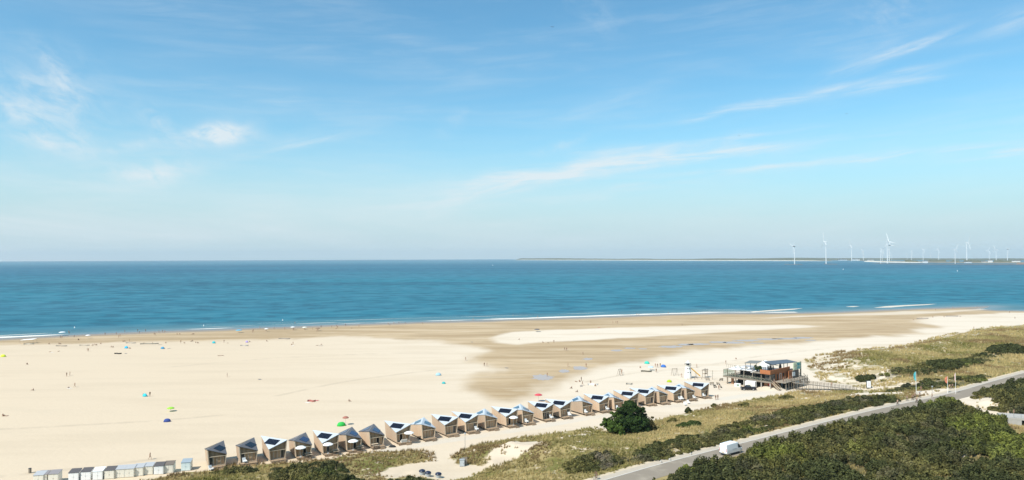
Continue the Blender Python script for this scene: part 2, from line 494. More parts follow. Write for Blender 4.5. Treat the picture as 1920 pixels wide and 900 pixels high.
TRACK = W([(560, 880), (640, 861), (700, 850), (760, 838), (830, 827), (900, 817), (1000, 802), (1090, 785), (1200, 768), (1300, 757), (1400, 741), (1480, 731)], BZ)
track = (1 - smooth(1.6, 3.6, sdf(GX, GY, TRACK, closed=False))) * (0.5 + 0.6 * fbm(GX / 6, GY / 6, 3, 41))
tyre = np.zeros_like(GX)
for ln in ([(-60, 899), (60, 889), (170, 875), (290, 862), (385, 847)], [(-60, 808), (40, 803), (150, 797), (300, 789), (420, 778)], [(520, 742), (640, 716), (760, 700), (850, 690)], [(1100, 716), (1180, 700), (1300, 690), (1420, 668), (1560, 652)], [(300, 690), (500, 672), (700, 663), (840, 661)]):
    dl = sdf(GX, GY, resample(W(ln, BZ), 3.0), closed=False); tyre = np.maximum(tyre, (1 - smooth(.5, 1.5, dl)))
pale = smooth(-120, 120, GX + 0.35 * (GY - 250))
scrub = np.zeros_like(GX)
for k, (p, h) in BUSHY.items(): scrub = np.maximum(scrub, smooth(-1.5, 1.0, sdf(GX, GY, p)))
ny, nx = GX.shape
ii = np.arange(nx * ny).reshape(ny, nx)
Fq = np.stack([ii[:-1, :-1], ii[:-1, 1:], ii[1:, 1:], ii[1:, :-1]], -1).reshape(-1, 4)
GZc = GZ + drop(GX, GY)

def hz(x, y):
    x = np.asarray(x, float); y = np.asarray(y, float)
    i = np.clip(np.searchsorted(XS, x) - 1, 0, nx - 2); j = np.clip(np.searchsorted(YS, y) - 1, 0, ny - 2)
    u = (x - XS[i]) / (XS[i + 1] - XS[i]); v = (y - YS[j]) / (YS[j + 1] - YS[j])
    return (GZc[j, i] * (1 - u) + GZc[j, i + 1] * u) * (1 - v) + (GZc[j + 1, i] * (1 - u) + GZc[j + 1, i + 1] * u) * v
def samp(A, x, y):
    i = np.clip(np.searchsorted(XS, x) - 1, 0, nx - 2); j = np.clip(np.searchsorted(YS, y) - 1, 0, ny - 2)
    return A[j, i]

def G(px, py, up=0.0):
    """first hit of the pixel's ray with the ground"""
    d = ray(px, py); t = np.arange(60, 1100, 0.25)
    P = CAM[None] + t[:, None] * d[None]
    h = hz(P[:, 0], P[:, 1])
    h = np.where(h < 0, 0, h) + up
    k = int(np.argmax(P[:, 2] <= h))
    p = P[k]
    return Vector((p[0], p[1], float(max(hz(p[0], p[1]), 0.0))))

m, t, b, out = new_mat('sand_and_turf')
tc = t.node('ShaderNodeTexCoord'); pos = tc.outputs['Object']
def att(n): return t.node('ShaderNodeAttribute', attribute_name=n).outputs['Fac']
n_fine = t.noise(pos, 0.9, 6, 0.65); n_mid = t.noise(pos, 0.12, 5, 0.6); n_big = t.noise(pos, 0.02, 4, 0.5)
mp = t.node('ShaderNodeMapping', inp={'Vector': pos, 'Rotation': (0, 0, R(-20)), 'Scale': (0.012, 0.07, 0.05)})
n_str = t.noise(mp.outputs[0], 1.0, 5, 0.6)
dry = t.mix(att('pale'), (0.62, 0.495, 0.35), (0.69, 0.59, 0.465))
dry = t.mix(t.math('MULTIPLY', n_fine, 0.3), dry, (0.54, 0.45, 0.335))
mp3 = t.node('ShaderNodeMapping', inp={'Vector': pos, 'Rotation': (0, 0, R(-24)), 'Scale': (0.02, 0.11, 1)})
n_rip = t.noise(mp3.outputs[0], 1.0, 6, 0.7, 0.8)
dry = t.mix(t.math('MULTIPLY', t.ramp(n_str, 0.46, 0.66), 0.55), dry, (0.55, 0.44, 0.31))
dry = t.mix(t.math('MULTIPLY', t.ramp(n_rip, 0.52, 0.66), 0.4), dry, (0.56, 0.455, 0.325))
dry = t.mix(t.math('MULTIPLY', t.ramp(t.noise(pos, 2.2, 3, 0.6), 0.60, 0.72), 0.30), dry, (0.42, 0.34, 0.245))
dry = t.mix(t.math('MULTIPLY', t.math('MULTIPLY', att('tyre'), 0.45), t.ramp(n_mid, 0.35, 0.6)), dry, (0.42, 0.34, 0.245))
dry = t.mix(t.math('MULTIPLY', t.ramp(att('track'), 0.35, 1.1), 0.6), dry, (0.56, 0.52, 0.45))
wetc = t.mix(t.ramp(n_str, 0.34, 0.66), (0.35, 0.24, 0.125), (0.54, 0.405, 0.25))
wetc = t.mix(t.math('MULTIPLY', t.ramp(n_rip, 0.48, 0.62), 0.55), wetc, (0.315, 0.22, 0.12))
wetc = t.mix(t.math('MULTIPLY', t.ramp(n_rip, 0.46, 0.36), 0.45), wetc, (0.58, 0.475, 0.34))
wetc = t.mix(t.math('MULTIPLY', n_mid, 0.5), wetc, (0.44, 0.325, 0.20))
wetc = t.mix(att('soak'), wetc, (0.27, 0.225, 0.18))
sand = t.mix(att('wet'), dry, wetc)
straw = t.mix(n_fine, (0.20, 0.155, 0.055), (0.44, 0.335, 0.155))
straw = t.mix(t.ramp(n_mid, 0.40, 0.62), straw, (0.15, 0.14, 0.035))
straw = t.mix(t.math('MULTIPLY', att('scrub'), .8), straw, (0.10, 0.085, 0.035))
vm = t.math('MULTIPLY', att('veg'), t.ramp(t.math('ADD', t.noise(pos, 0.30, 6, 0.7), t.math('MULTIPLY', att('veg'), 0.28)), 0.62, 0.72))
c = t.mix(vm, sand, straw)
t.l.new(c, b.inputs['Base Color'])
t.l.new(t.math('SUBTRACT', 0.92, t.math('MULTIPLY', att('soak'), 0.5)), b.inputs['Roughness'])
b.inputs['Specular IOR Level'].default_value = 0.2
hb = t.math('ADD', n_fine, t.math('MULTIPLY', t.noise(pos, 0.35, 4, 0.6), 1.2))
bp = t.node('ShaderNodeBump', inp={'Strength': 0.22, 'Distance': 0.35, 'Height': hb}); t.l.new(bp.outputs[0], b.inputs['Normal'])
M_['ground'] = m
V = np.stack([GX.ravel(), GY.ravel(), GZc.ravel()], 1)
me = np_mesh('ground', V, Fq, m, attrs={'veg': veg.ravel(), 'wet': wet.ravel(), 'soak': soak.ravel(), 'track': track.ravel(), 'pale': pale.ravel(), 'tyre': tyre.ravel(), 'scrub': scrub.ravel()}, smooth=True)
tag(link('ground', me), kind='structure')

# ------------------------------------------------------------------ sea
sx = axis(-500, 600, 12, -28500, 28500, ratio=1.1); sy = axis(300, 1000, 6, 290, 28500, ratio=1.06)
SX, SY = np.meshgrid(sx, sy); SZ = drop(SX, SY)
dsh = -sdf(SX, SY, LAND)
sn = SX.shape; jj = np.arange(SX.size).reshape(sn)
SF = np.stack([jj[:-1, :-1], jj[:-1, 1:], jj[1:, 1:], jj[1:, :-1]], -1).reshape(-1, 4)
m, t, b, out = new_mat('sea_water')
tc = t.node('ShaderNodeTexCoord'); pos = tc.outputs['Object']
dist = t.node('ShaderNodeAttribute', attribute_name='offshore').outputs['Fac']
mpb = t.node('ShaderNodeMapping', inp={'Vector': pos, 'Rotation': (0, 0, R(-3)), 'Scale': (0.00045, 0.0042, 1)})
bands = t.noise(mpb.outputs[0], 1.0, 5, 0.6, 0.4)
mpc = t.node('ShaderNodeMapping', inp={'Vector': pos, 'Rotation': (0, 0, R(-14)), 'Scale': (0.030, 0.042, 1)})
chop = t.noise(mpc.outputs[0], 1.0, 3, 0.6)
mpl = t.node('ShaderNodeMapping', inp={'Vector': pos, 'Scale': (0.0011, 0.0013, 1)}); patch = t.noise(mpl.outputs[0], 1.0, 4, .6, .5)
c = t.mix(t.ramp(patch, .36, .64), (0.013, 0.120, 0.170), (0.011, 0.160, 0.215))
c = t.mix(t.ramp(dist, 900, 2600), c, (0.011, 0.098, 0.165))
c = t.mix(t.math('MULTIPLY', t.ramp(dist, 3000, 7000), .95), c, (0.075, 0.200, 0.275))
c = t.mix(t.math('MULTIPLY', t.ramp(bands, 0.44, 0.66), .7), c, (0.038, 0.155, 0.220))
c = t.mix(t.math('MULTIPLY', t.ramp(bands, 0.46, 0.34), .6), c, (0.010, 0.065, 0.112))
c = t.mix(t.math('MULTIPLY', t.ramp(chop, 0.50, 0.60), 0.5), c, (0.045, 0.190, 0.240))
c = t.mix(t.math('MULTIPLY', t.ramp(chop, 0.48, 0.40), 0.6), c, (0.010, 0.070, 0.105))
c = t.mix(t.math('MULTIPLY', t.math('SUBTRACT', 1.0, t.ramp(dist, 4, 75)), 0.8), c, (0.10, 0.20, 0.215))
c = t.mix(t.math('MULTIPLY', t.math('SUBTRACT', 1.0, t.ramp(dist, 0, 22)), 0.75), c, (0.20, 0.25, 0.26))
mw = t.node('ShaderNodeMapping', inp={'Vector': pos, 'Rotation': (0, 0, R(-14)), 'Scale': (0.10, 0.38, 1)})
w1 = t.noise(mw.outputs[0], 1.0, 5, 0.65)
bp = t.node('ShaderNodeBump', inp={'Strength': 0.55, 'Distance': 1.2, 'Height': w1})
dif = t.node('ShaderNodeBsdfDiffuse', inp={'Color': c, 'Normal': bp.outputs[0]})
glo = t.node('ShaderNodeBsdfGlossy', inp={'Color': (0.75, 0.9, 1, 1), 'Roughness': 0.22, 'Normal': bp.outputs[0]})
fr = t.node('ShaderNodeFresnel', inp={'IOR': 1.33, 'Normal': bp.outputs[0]})
mx = t.node('ShaderNodeMixShader', inp={0: t.math('MINIMUM', fr.outputs[0], 0.14), 1: dif.outputs[0], 2: glo.outputs[0]})
t.l.new(mx.outputs[0], out.inputs[0]); t.n.remove(b)
M_['sea'] = m
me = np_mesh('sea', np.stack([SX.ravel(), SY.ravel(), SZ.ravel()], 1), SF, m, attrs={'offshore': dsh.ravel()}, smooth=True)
tag(link('sea', me), kind='structure')

# foam where the wash runs up, as ribbons along the shore
M_['foam'] = mat('sea_foam', (0.78, 0.72, 0.63), 0.8, var=0.08, scale=0.6)
SH = resample([tuple(s0 + e0 * k) for k in (900, 500, 250, 120, 50)] + SHORE[:17], 3.0)
nrm_ = np.gradient(SH, axis=0); nrm_ /= np.linalg.norm(nrm_, axis=1)[:, None]; nrm_ = np.stack([-nrm_[:, 1], nrm_[:, 0]], 1)
fv = []; ff = []
def ribbon(off0, wmax, seed, thr, gain):
    run = []
    s = np.arange(len(SH)) * 3.0
    n1 = fbm(s / 60, np.zeros_like(s) + seed, 3, seed); n2 = fbm(s / 14, np.zeros_like(s) + seed * 3.3, 3, seed + 5)
    thr = thr - .30 * smooth(1050, 1180, s) if seed == 1 else thr
    w = np.clip((n1 - thr) * gain, 0, 1) * wmax * (0.6 + 0.8 * n2)
    mid = off0 + (n2 - 0.5) * 3
    for i in range(len(SH) - 1):
        if w[i] < 0.2 and w[i + 1] < 0.2: continue
        k = len(fv)
        for q in (i, i + 1):
            p = SH[q]; a = p + nrm_[q] * (mid[q] - w[q] / 2); bb = p + nrm_[q] * (mid[q] + w[q] / 2)
            fv.append((a[0], a[1], 0.02 + 0.01 * seed)); fv.append((bb[0], bb[1], 0.02 + 0.01 * seed))
        ff.append((k, k + 1, k + 3, k + 2))
ribbon(6, 8.0, 1, 0.46, 5); ribbon(19, 2.4, 2, 0.54, 6); ribbon(34, 1.2, 3, 0.58, 6)
tag(link('sea_foam', np_mesh('sea_foam', np.array(fv), np.array(ff), M_['foam'])), kind='stuff')
# bright low bars of sand and wash standing clear of the shallows
m = M_['bar'] = mat('bleached_sand', (0.62, 0.54, 0.43), 0.9, var=0.08, scale=0.3)
for pts in ([(1405, 584.6), (1440, 581.6), (1480, 579.2), (1507, 577.8), (1490, 580.2), (1450, 583.0), (1410, 585.6)],
            [(1585, 575.0), (1600, 574), (1612, 574.4), (1600, 575.4)],
            [(1637, 577.0), (1660, 574.0), (1700, 571.8), (1757, 569.6), (1740, 571.6), (1700, 573.8), (1670, 576.4)]):
    w = [Pz(x, y, 0.0) for x, y in pts]; cx, cy = np.mean([q[0] for q in w]), np.mean([q[1] for q in w])
    mb = MB(); n = len(w)
    top = [(cx + (q[0] - cx) * .55, cy + (q[1] - cy) * .55, 0.22) for q in w]; bot = [(q[0], q[1], -0.05) for q in w]
    mb.add(bot + top, [(i, (i + 1) % n, n + (i + 1) % n, n + i) for i in range(n)] + [tuple(range(n, 2 * n))])
    tag(mb.build('sandbar', m, smooth=True), kind='structure')

# tide pools left on the flat
M_['pool'], t, b, out = new_mat('tide_pool_water')
tc = t.node('ShaderNodeTexCoord')
t.l.new(t.mix(t.noise(tc.outputs['Object'], 0.2, 3), (0.38, 0.33, 0.31), (0.42, 0.36, 0.31)), b.inputs['Base Color']); b.inputs['Roughness'].default_value = 0.35; b.inputs['Specular IOR Level'].default_value = 0.12
for cx, cy, rx, ry in ((1018, 708, 20, 5.5), (1058, 696, 10, 3), (1088, 690, 13, 3.4), (1102, 673, 9, 2), (1155, 657, 12, 1.6), (1180, 653, 11, 1.2), (1205, 654, 8, .9), (1258, 650, 20, 2.0), (1285, 646, 16, 1.6), (1310, 645.5, 22, 1.5),
                       (1345, 641.5, 18, 1.3), (1375, 642.5, 22, 1.8), (1400, 638.5, 24, 1.6), (1440, 636, 26, 1.5), (1475, 635, 24, 1.6), (1505, 633.5, 20, 1.5), (1520, 638, 10, 0.9), (1420, 643.5, 14, 1.0), (1170, 672, 0, 0)):
    if rx == 0: continue
    pts = []
    for k in range(28):
        a = 2 * math.pi * k / 28; q = 0.75 + 0.5 * random.random()
        p = Pz(cx + rx * q * math.cos(a), cy + ry * q * math.sin(a), BZ); pts.append((p[0], p[1], BZ + 0.02))
    mb = MB(); mb.add(pts, [tuple(range(28))]); tag(mb.build('tide_pool', M_['pool']), kind='structure')

# ------------------------------------------------------------------ road
def strip(name, L0, L1, zz, material):
    n = len(L0); v = [(p[0], p[1], zz) for p in L0] + [(p[0], p[1], zz) for p in L1]
    f = [(i, i + 1, n + i + 1, n + i) for i in range(n - 1)]
    return tag(link(name, np_mesh(name, np.array(v), np.array(f), material)), kind='structure')
m, t, b, out = new_mat('worn_asphalt')
tc = t.node('ShaderNodeTexCoord')
n1 = t.noise(tc.outputs['Object'], 6, 5, 0.7); n2 = t.noise(tc.outputs['Object'], 0.25, 4)
c = t.mix(n1, (0.21, 0.17, 0.125), (0.30, 0.25, 0.19)); c = t.mix(t.ramp(n2, 0.5, 0.75), c, (0.34, 0.285, 0.215))
t.l.new(c, b.inputs['Base Color']); b.inputs['Roughness'].default_value = 0.9
strip('road', ROAD_L, offset(ROAD_L, ROAD_W), RZ + 0.02, m)
M_['path'] = mat('pale_concrete_path', (0.47, 0.40, 0.31), 0.9, var=0.15, scale=1.0)
strip('cycle_path', offset(ROAD_L, -1.9), offset(ROAD_L, -0.12), RZ + 0.026, M_['path'])
M_['edge_line'] = mat('worn_line_paint', (0.62, 0.60, 0.55), 0.8, var=0.2, scale=2)
strip('edge_marking', offset(ROAD_L, -0.12), offset(ROAD_L, 0.06), RZ + 0.030, M_['edge_line'])
M_['verge'] = mat('sandy_verge', (0.56, 0.46, 0.32), 0.95, var=0.2, scale=0.8)
wv = 0.7 + 0.5 * fbm(np.arange(len(ROAD_L)) / 3.0, np.zeros(len(ROAD_L)), 3, 3)
vo = np.array(offset(ROAD_L, -1.9)); vn = vo - np.array(offset(ROAD_L, -0.9))
strip('verge', vo + vn * wv[:, None], vo, RZ + 0.016, M_['verge'])

# ------------------------------------------------------------------ vegetation
def visible(x, y, zz, mx=300, my=160):
    u, v, d = proj(np.stack([x, y, zz], -1))
    return (u > -mx) & (u < 1920 + mx) & (v > 500) & (v < 900 + my) & (d > 0)

def tint_mat(name, rough=0.8, trans=0.25):
    m, t, b, out = new_mat(name)
    a = t.node('ShaderNodeAttribute', attribute_name='tint')
    t.l.new(a.outputs['Color'], b.inputs['Base Color']); b.inputs['Roughness'].default_value = rough; b.inputs['Specular IOR Level'].default_value = 0.15
    if trans:
        tr = t.node('ShaderNodeBsdfTranslucent', inp={'Color': a.outputs['Color']})
        mx = t.node('ShaderNodeMixShader', inp={0: trans, 1: b.outputs[0], 2: tr.outputs[0]}); t.l.new(mx.outputs[0], out.inputs[0])
    return m
M_['leaf'] = tint_mat('leaf_tint'); M_['grass'] = tint_mat('grass_tint', 0.85, 0.2)

# marram grass
def scatter(n, x0, x1, y0, y1):
    return RNG.uniform(x0, x1, n), RNG.uniform(y0, y1, n)
gx = []; gy = []; gs = []
for (n, x0, x1, y0, y1, s) in ((95000, -110, 190, 118, 262, 1.0), (90000, 20, 420, 232, 480, 1.5)):
    x, y = scatter(n, x0, x1, y0, y1)
    v = samp(veg, x, y); keep = (fbm(x / 5.0, y / 5.0, 4, 77) + 0.30 * v > 0.55 + (.17 if s > 1.2 else .05) * (1 - smooth(8, 34, samp(sdd, x, y)))) & (v > 0.30)
    keep &= samp(rd, x, y) > 5.6
    keep &= (samp(scrub, x, y) < 0.8) | (RNG.uniform(0, 1, n) < .35)
    keep |= (samp(bare, x, y) > .5) & (fbm(x / 2.2, y / 2.2, 3, 91) > .66) & (samp(sdd, x, y) > 1)
    keep &= visible(x, y, hz(x, y)) & (samp(rd, x, y) > 5.4)
    if s > 1.2: keep &= ~((x < 190) & (y < 262))
    gx.append(x[keep]); gy.append(y[keep]); gs.append(np.full(keep.sum(), s))
gx = np.concatenate(gx); gy = np.concatenate(gy); gs = np.concatenate(gs)
NB = 8
n = len(gx); gz = hz(gx, gy)
ang = RNG.uniform(0, 2 * np.pi, (n, NB)); rad = RNG.uniform(0.02, 0.28, (n, NB)) * gs[:, None]
hgt = RNG.uniform(0.35, 0.8, (n, NB)) * gs[:, None] * (0.6 + 0.7 * vnoise(gx / 11, gy / 11, 8))[:, None]
lean = RNG.uniform(0.1, 0.55, (n, NB)) * hgt
wid = RNG.uniform(0.05, 0.11, (n, NB)) * gs[:, None]
bx = gx[:, None] + rad * np.cos(ang); by = gy[:, None] + rad * np.sin(ang); bz = np.repeat((gz - 0.05)[:, None], NB, 1)
pa = ang + RNG.uniform(1.0, 2.2, (n, NB))
v0 = np.stack([bx - wid * np.cos(pa), by - wid * np.sin(pa), bz], -1); v1 = np.stack([bx + wid * np.cos(pa), by + wid * np.sin(pa), bz], -1)
v2 = np.stack([bx + lean * (np.cos(ang) * .7 + 0.5), by + lean * (np.sin(ang) * .7 + 0.3), bz + hgt], -1)
V = np.stack([v0, v1, v2], 2).reshape(-1, 3)
tone = np.clip(fbm(gx / 20, gy / 20, 4, 51) * 2.4 - 0.80 + RNG.normal(0, 0.14, n), 0, 1)
straw_c = np.array([0.50, 0.385, 0.175]); green_c = np.array([0.195, 0.18, 0.048]); brown_c = np.array([0.27, 0.185, 0.085])
colr = straw_c[None] * (1 - tone[:, None]) + green_c[None] * tone[:, None]
br = np.clip((fbm(gx / 15, gy / 15, 3, 63) - 0.54) * 6, 0, 1)[:, None]; colr = colr * (1 - br) + brown_c * br
colr = colr * RNG.uniform(0.75, 1.2, (n, 1))
CV = np.repeat(colr, NB * 3, 0)
me = np_mesh('dune_grass', V, np.arange(len(V)).reshape(-1, 3), M_['grass'], colors={'tint': CV})
tag(link('dune_grass', me), kind='stuff')

# leaf clouds
def leaf_cloud(cx, cy, cz, rx, ry, rz_, nl, size, col, seed=0, flat=0.15, jit=0.55):
    """arrays of clump centres -> quads on lumpy ellipsoid shells"""
    rg = np.random.default_rng(seed)
    k = len(cx)
    th = rg.uniform(0, 2 * np.pi, (k, nl)); u = rg.uniform(-0.35, 1.0, (k, nl)); q = np.sqrt(np.clip(1 - u * u, 0, 1))
    nrm = np.stack([q * np.cos(th), q * np.sin(th), u], -1)
    r = rg.uniform(0.62, 1.08, (k, nl))[..., None] ** 0.7
    P = np.stack([cx, cy, cz], -1)[:, None] + nrm * r * np.stack([rx, ry, rz_], -1)[:, None]
    N = nrm + rg.normal(0, jit, nrm.shape); N /= np.linalg.norm(N, axis=-1, keepdims=True) + 1e-9
    A = np.cross(N, rg.normal(0, 1, nrm.shape)); A /= np.linalg.norm(A, axis=-1, keepdims=True) + 1e-9
    B = np.cross(N, A)
    s = (size if np.isscalar(size) else size[:, None, None]) * rg.uniform(0.6, 1.25, (k, nl))[..., None]
    A = A * s * 0.62; B = B * s
    V = np.stack([P - A * .55 - B * .6, P + A * .75 - B * .25, P + A * .2 + B * .75, P - A * .8 + B * .2], 2).reshape(-1, 3)
    C = np.repeat(col[:, None] * rg.uniform(0.65, 1.35, (k, nl, 1)), 4, 1).reshape(-1, 3)
    return V, C

def leaf_obj(name, parts, parent=None):
    V = np.concatenate([p[0] for p in parts]); C = np.concatenate([p[1] for p in parts])
    return link(name, np_mesh(name, V, np.arange(len(V)).reshape(-1, 4), M_['leaf'], colors={'tint': C}), parent)

dk = np.array([0.060, 0.066, 0.023]); ol = np.array([0.125, 0.112, 0.036]); gy_ = np.array([0.145, 0.120, 0.082]); lg = np.array([0.150, 0.165, 0.032])
def bush_colours(x, y, bias, seed):
    a = np.clip((fbm(x / 9, y / 9, 3, seed) - 0.40) * 4, 0, 1)[:, None]; g = np.clip((fbm(x / 6, y / 6, 3, seed + 3) - 0.55) * 5, 0, 1)[:, None] * bias[1]
    l = np.clip((fbm(x / 14, y / 14, 3, seed + 7) - 0.60) * 6 + (.0 if seed != 300 else 1) * np.clip((x - 95) / 25, 0, .5), 0, 1)[:, None] * bias[2]
    c = dk * (1 - a) + ol * a
    c = c * (1 - g) + gy_ * g
    c = c * (1 - l) + lg * l
    return c * np.random.default_rng(seed).uniform(0.7, 1.3, (len(x), 1))
SPEC = {'a': (1.35, (1, 0.4, 0.9), 150, 0.33), 'b': (1.3, (1, 0.2, 0.5), 100, 0.38), 'c': (1.35, (1, 0.75, 0.6), 130, 0.32), 'd': (0.95, (1, 1.0, 0.2), 110, 0.27), 'e': (0.95, (1, 0.25, 0.8), 120, 0.27), 'f': (0.9, (1, 0.3, 1), 110, 0.25), 'g': (0.9, (1, 0.8, 0.6), 110, 0.25), 'h': (1.7, (1, 0.3, 0.9), 80, 0.5), 'i': (1.6, (1, 0.6, 0.7), 70, 0.5)}
for si, (k, (poly, hh)) in enumerate(BUSHY.items()):
    sp, bias, nl, ls = SPEC[k]
    P = np.array(poly); x0, y0 = P.min(0); x1, y1 = P.max(0)
    gxx, gyy = np.meshgrid(np.arange(x0, x1, sp), np.arange(y0, y1, sp))
    rg = np.random.default_rng(100 + si)
    x = gxx.ravel() + rg.uniform(-.5, .5, gxx.size) * sp; y = gyy.ravel() + rg.uniform(-.5, .5, gxx.size) * sp
    s_ = sdf(x, y, poly)
    dens = fbm(x / 4.5, y / 4.5, 3, 200 + si)
    edge = np.clip(s_ / 3.0, 0, 1)
    gap = 0.27 if k in 'abc' else (0.44 if k in 'hi' else 0.36)
    if k == 'a': edge = np.clip(s_ / 2.0 + .8, 0, 1)
    keep = (s_ + (dens - .5) * 2.5 > (-1.0 if k == 'a' else 0)) & (dens > gap) & (samp(rd, x, y) > 3.5) & visible(x, y, hz(x, y), 320, 170)
    x, y, dens, edge = x[keep], y[keep], dens[keep], edge[keep]
    nbr = len(x)
    r = rg.uniform(0.38, 0.85, nbr) * sp * 0.95
    hole = np.ones(nbr, bool)
    if k == 'a':
        for hx, hy, hr in ((1604, 884, 2.6), (1500, 897, 1.6), (1835, 880, 1.4)):
            q_ = Pz(hx, hy, 5.5); hole &= np.hypot((x - q_[0]), (y - q_[1]) / 1.2) > hr * (0.7 + .8 * vnoise(x / 1.5, y / 1.5, 5))
    x, y, dens, edge, r = x[hole], y[hole], dens[hole], edge[hole], r[hole]; nbr = len(x)
    hgt = hh * (0.35 + 1.2 * dens) * (0.55 + 0.45 * edge) * rg.uniform(0.55, 1.25, nbr)
    tall = rg.uniform(0, 1, nbr) < .22; hgt = np.where(tall, hgt * 1.12, hgt * .85); r = np.where(tall, r * 1.1, r * 1.12)
    cols = bush_colours(x, y, bias, 300 + si); cols[tall] = cols[tall] * .55 + dk * .45; cols[~tall] *= 1.25
    zz = hz(x, y)
    V, C = leaf_cloud(x, y, zz + hgt * 0.45, r, r * rg.uniform(.8, 1.2, nbr), hgt * 0.6, nl, ls, cols, seed=400 + si)
    tag(leaf_obj('shrubbery', [(V, C)]), kind='stuff')

def shrub(px, py, wpx, hm, label, col=dk, seed=1, name='shrub', elong=1.0, nl=160):
    p = G(px, py); d = (Vector(CAM) - p).length; r = wpx / 2 * d / F
    o = empty(name, p); tag(o, label, 'shrub', 'single shrubs on the dunes')
    rg = np.random.default_rng(seed)
    k = max(7, int(r * r * 2.2))
    a = rg.uniform(0, 2 * np.pi, k); q = np.sqrt(rg.uniform(0, 1, k)) * r * 0.75
    x = q * np.cos(a); y = q * np.sin(a) / elong
    hh = hm * (1 - 0.6 * (q / (r + .01)) ** 2) * rg.uniform(.4, 1.25, k)
    zz = hz(x + p.x, y + p.y) - p.z
    rr = np.full(k, min(0.9, r * 0.5)) * rg.uniform(.7, 1.2, k)
    V, C = leaf_cloud(x, y, zz + hh * .5, rr, rr, hh * .55, nl, 0.3 * (d / 170), col[None] * rg.uniform(.75, 1.25, (k, 1)), seed=seed)
    leaf_obj('crown', [(V, C)], o)
    mb = MB()
    for i in range(5):
        t_ = 2 * math.pi * i / 5
        mb.tube((0, 0, -0.1), (r * .4 * math.cos(t_), r * .4 * math.sin(t_) / elong, hm * .6), 0.07, 0.03)
    mb.build('trunk', M_['bark'], o)
    return o

shrub(1290, 774, 12, 1.5, 'small round dark shrub alone at the sand edge, right of the big bush', dk, 21)
shrub(1338, 763, 9, 0.9, 'tiny shrub at the sand edge below the last cabin', ol, 22)
shrub(1260, 793, 22, 1.4, 'bushy dark shrub just right of the big bush, on straw grass', ol, 23)
shrub(1290, 799, 52, 1.2, 'long low green shrub lying across the straw grass behind the big bush', np.array([0.06, 0.085, 0.022]), 24, elong=1.6)
shrub(1395, 762, 22, 1.1, 'olive shrub on the dune slope below the black pickup', ol, 25)
shrub(1475, 747, 26, 1.0, 'olive shrub on the dune crest in front of the pavilion ramp', ol, 26)
shrub(1622, 713, 34, 1.8, 'dark shrub behind the white information board', dk, 27, elong=1.5)
shrub(1702, 729, 20, 1.6, 'grey green shrub left of the turquoise flag', np.array([0.07, 0.075, 0.04]), 28)
shrub(1770, 690, 70, 2.8, 'large dark bush in the middle of the straw dune', dk * 1.15, 29, elong=1.6, nl=220)
shrub(1890, 661, 74, 3.0, 'largest dark bush high on the dune at the right border', dk * 1.15, 30, elong=1.7, nl=220)
shrub(1866, 753, 9, 0.8, 'round tuft shrub on the bare sand mound', ol, 31)
shrub(1828, 747, 12, 0.7, 'low shrub on the left flank of the sand mound', ol, 32)
shrub(1868, 770, 26, 1.0, 'spreading shrub at the foot of the bare sand mound', ol, 33)
shrub(1285, 889, 46, 1.6, 'yellow green shrub beside the road near the bottom of the picture', lg * 1.2, 34)

# the big bush in front of the cabins
p = G(1180, 812)
o = empty('leafy_bush', p); tag(o, 'big dark green leafy bush standing in front of the timber cabins', 'bush')
rg = np.random.default_rng(5)
cl = []
for i in range(170):
    a = rg.uniform(0, 2 * np.pi); h = rg.uniform(0, 1); q = math.sqrt(rg.uniform(0, 1)) * (6.3 * (1 - h ** 1.6) + 0.5)
    cl.append((q * math.cos(a) - 0.3 + 0.9 * h, q * math.sin(a) * .75, 0.7 + h * 7.0, rg.uniform(.6, 1.25)))
cl += [(0.6 + rg.normal(0, .6), rg.normal(0, .5), 7.6 + rg.uniform(-.8, .9), 0.7) for _ in range(10)] + [(-6.2, 0, 2.6, .8), (-6.6, 0, 3.6, .55), (-5.7, .5, 1.6, 1.0), (6.4, 0, 1.0, 1.2), (7.4, 0, .8, 1.0), (5.2, .3, 2.0, 1.1)]
cl += [(rg.normal(0, 2.4), -1.5 - rg.uniform(0, 1.5), rg.uniform(.8, 4.5), 1.2) for _ in range(45)] + [(-4.2 + rg.normal(0, .8), -1.2, rg.uniform(.6, 3.2), 1.0) for _ in range(16)]
for i in range(46):
    a = rg.uniform(0, 2 * np.pi); h = rg.uniform(.05, 1); q = (6.6 * (1 - h ** 1.6) + .9) * rg.uniform(.95, 1.15); cl.append((q * math.cos(a) - .3 + .9 * h, q * math.sin(a) * .75, .6 + h * 7.4, rg.uniform(.3, .6)))
cl = np.array(cl); kk = len(cl)
gcol = np.array([0.032, 0.058, 0.014])[None] * rg.uniform(.6, 1.5, (kk, 1)); gcol[cl[:, 0] < -2.5] *= np.array([1.9, 1.7, 1.3]); gcol[cl[:, 0] > 4.5] = np.array([0.10, 0.085, 0.03])
leaf_obj('crown', [leaf_cloud(cl[:, 0], cl[:, 1], cl[:, 2], cl[:, 3], cl[:, 3], cl[:, 3] * .85, 95, 0.34, gcol, seed=6)], o)
mb = MB(); mb.tube((0, 0, -.3), (0.2, 0, 2.4), .32, .22, 8)
for i in range(9):
    a = i * 2.4; mb.tube((0.15, 0, 0.6 + .25 * (i % 4)), (math.cos(a) * 3.4, math.sin(a) * 2.4, 3.0 + (i % 3) * 1.4), .14, .05)
mb.build('trunk', M_['bark'], o)


# ------------------------------------------------------------------ timber beach cabins
CAB_RZ = math.atan2(.55, .835)
CW, CL, CF = 3.55, 7.2, 0.58      # width, length, low and high corner, floor height

def lerp3(a, b, t): return tuple(a[i] + (b[i] - a[i]) * t for i in range(3))

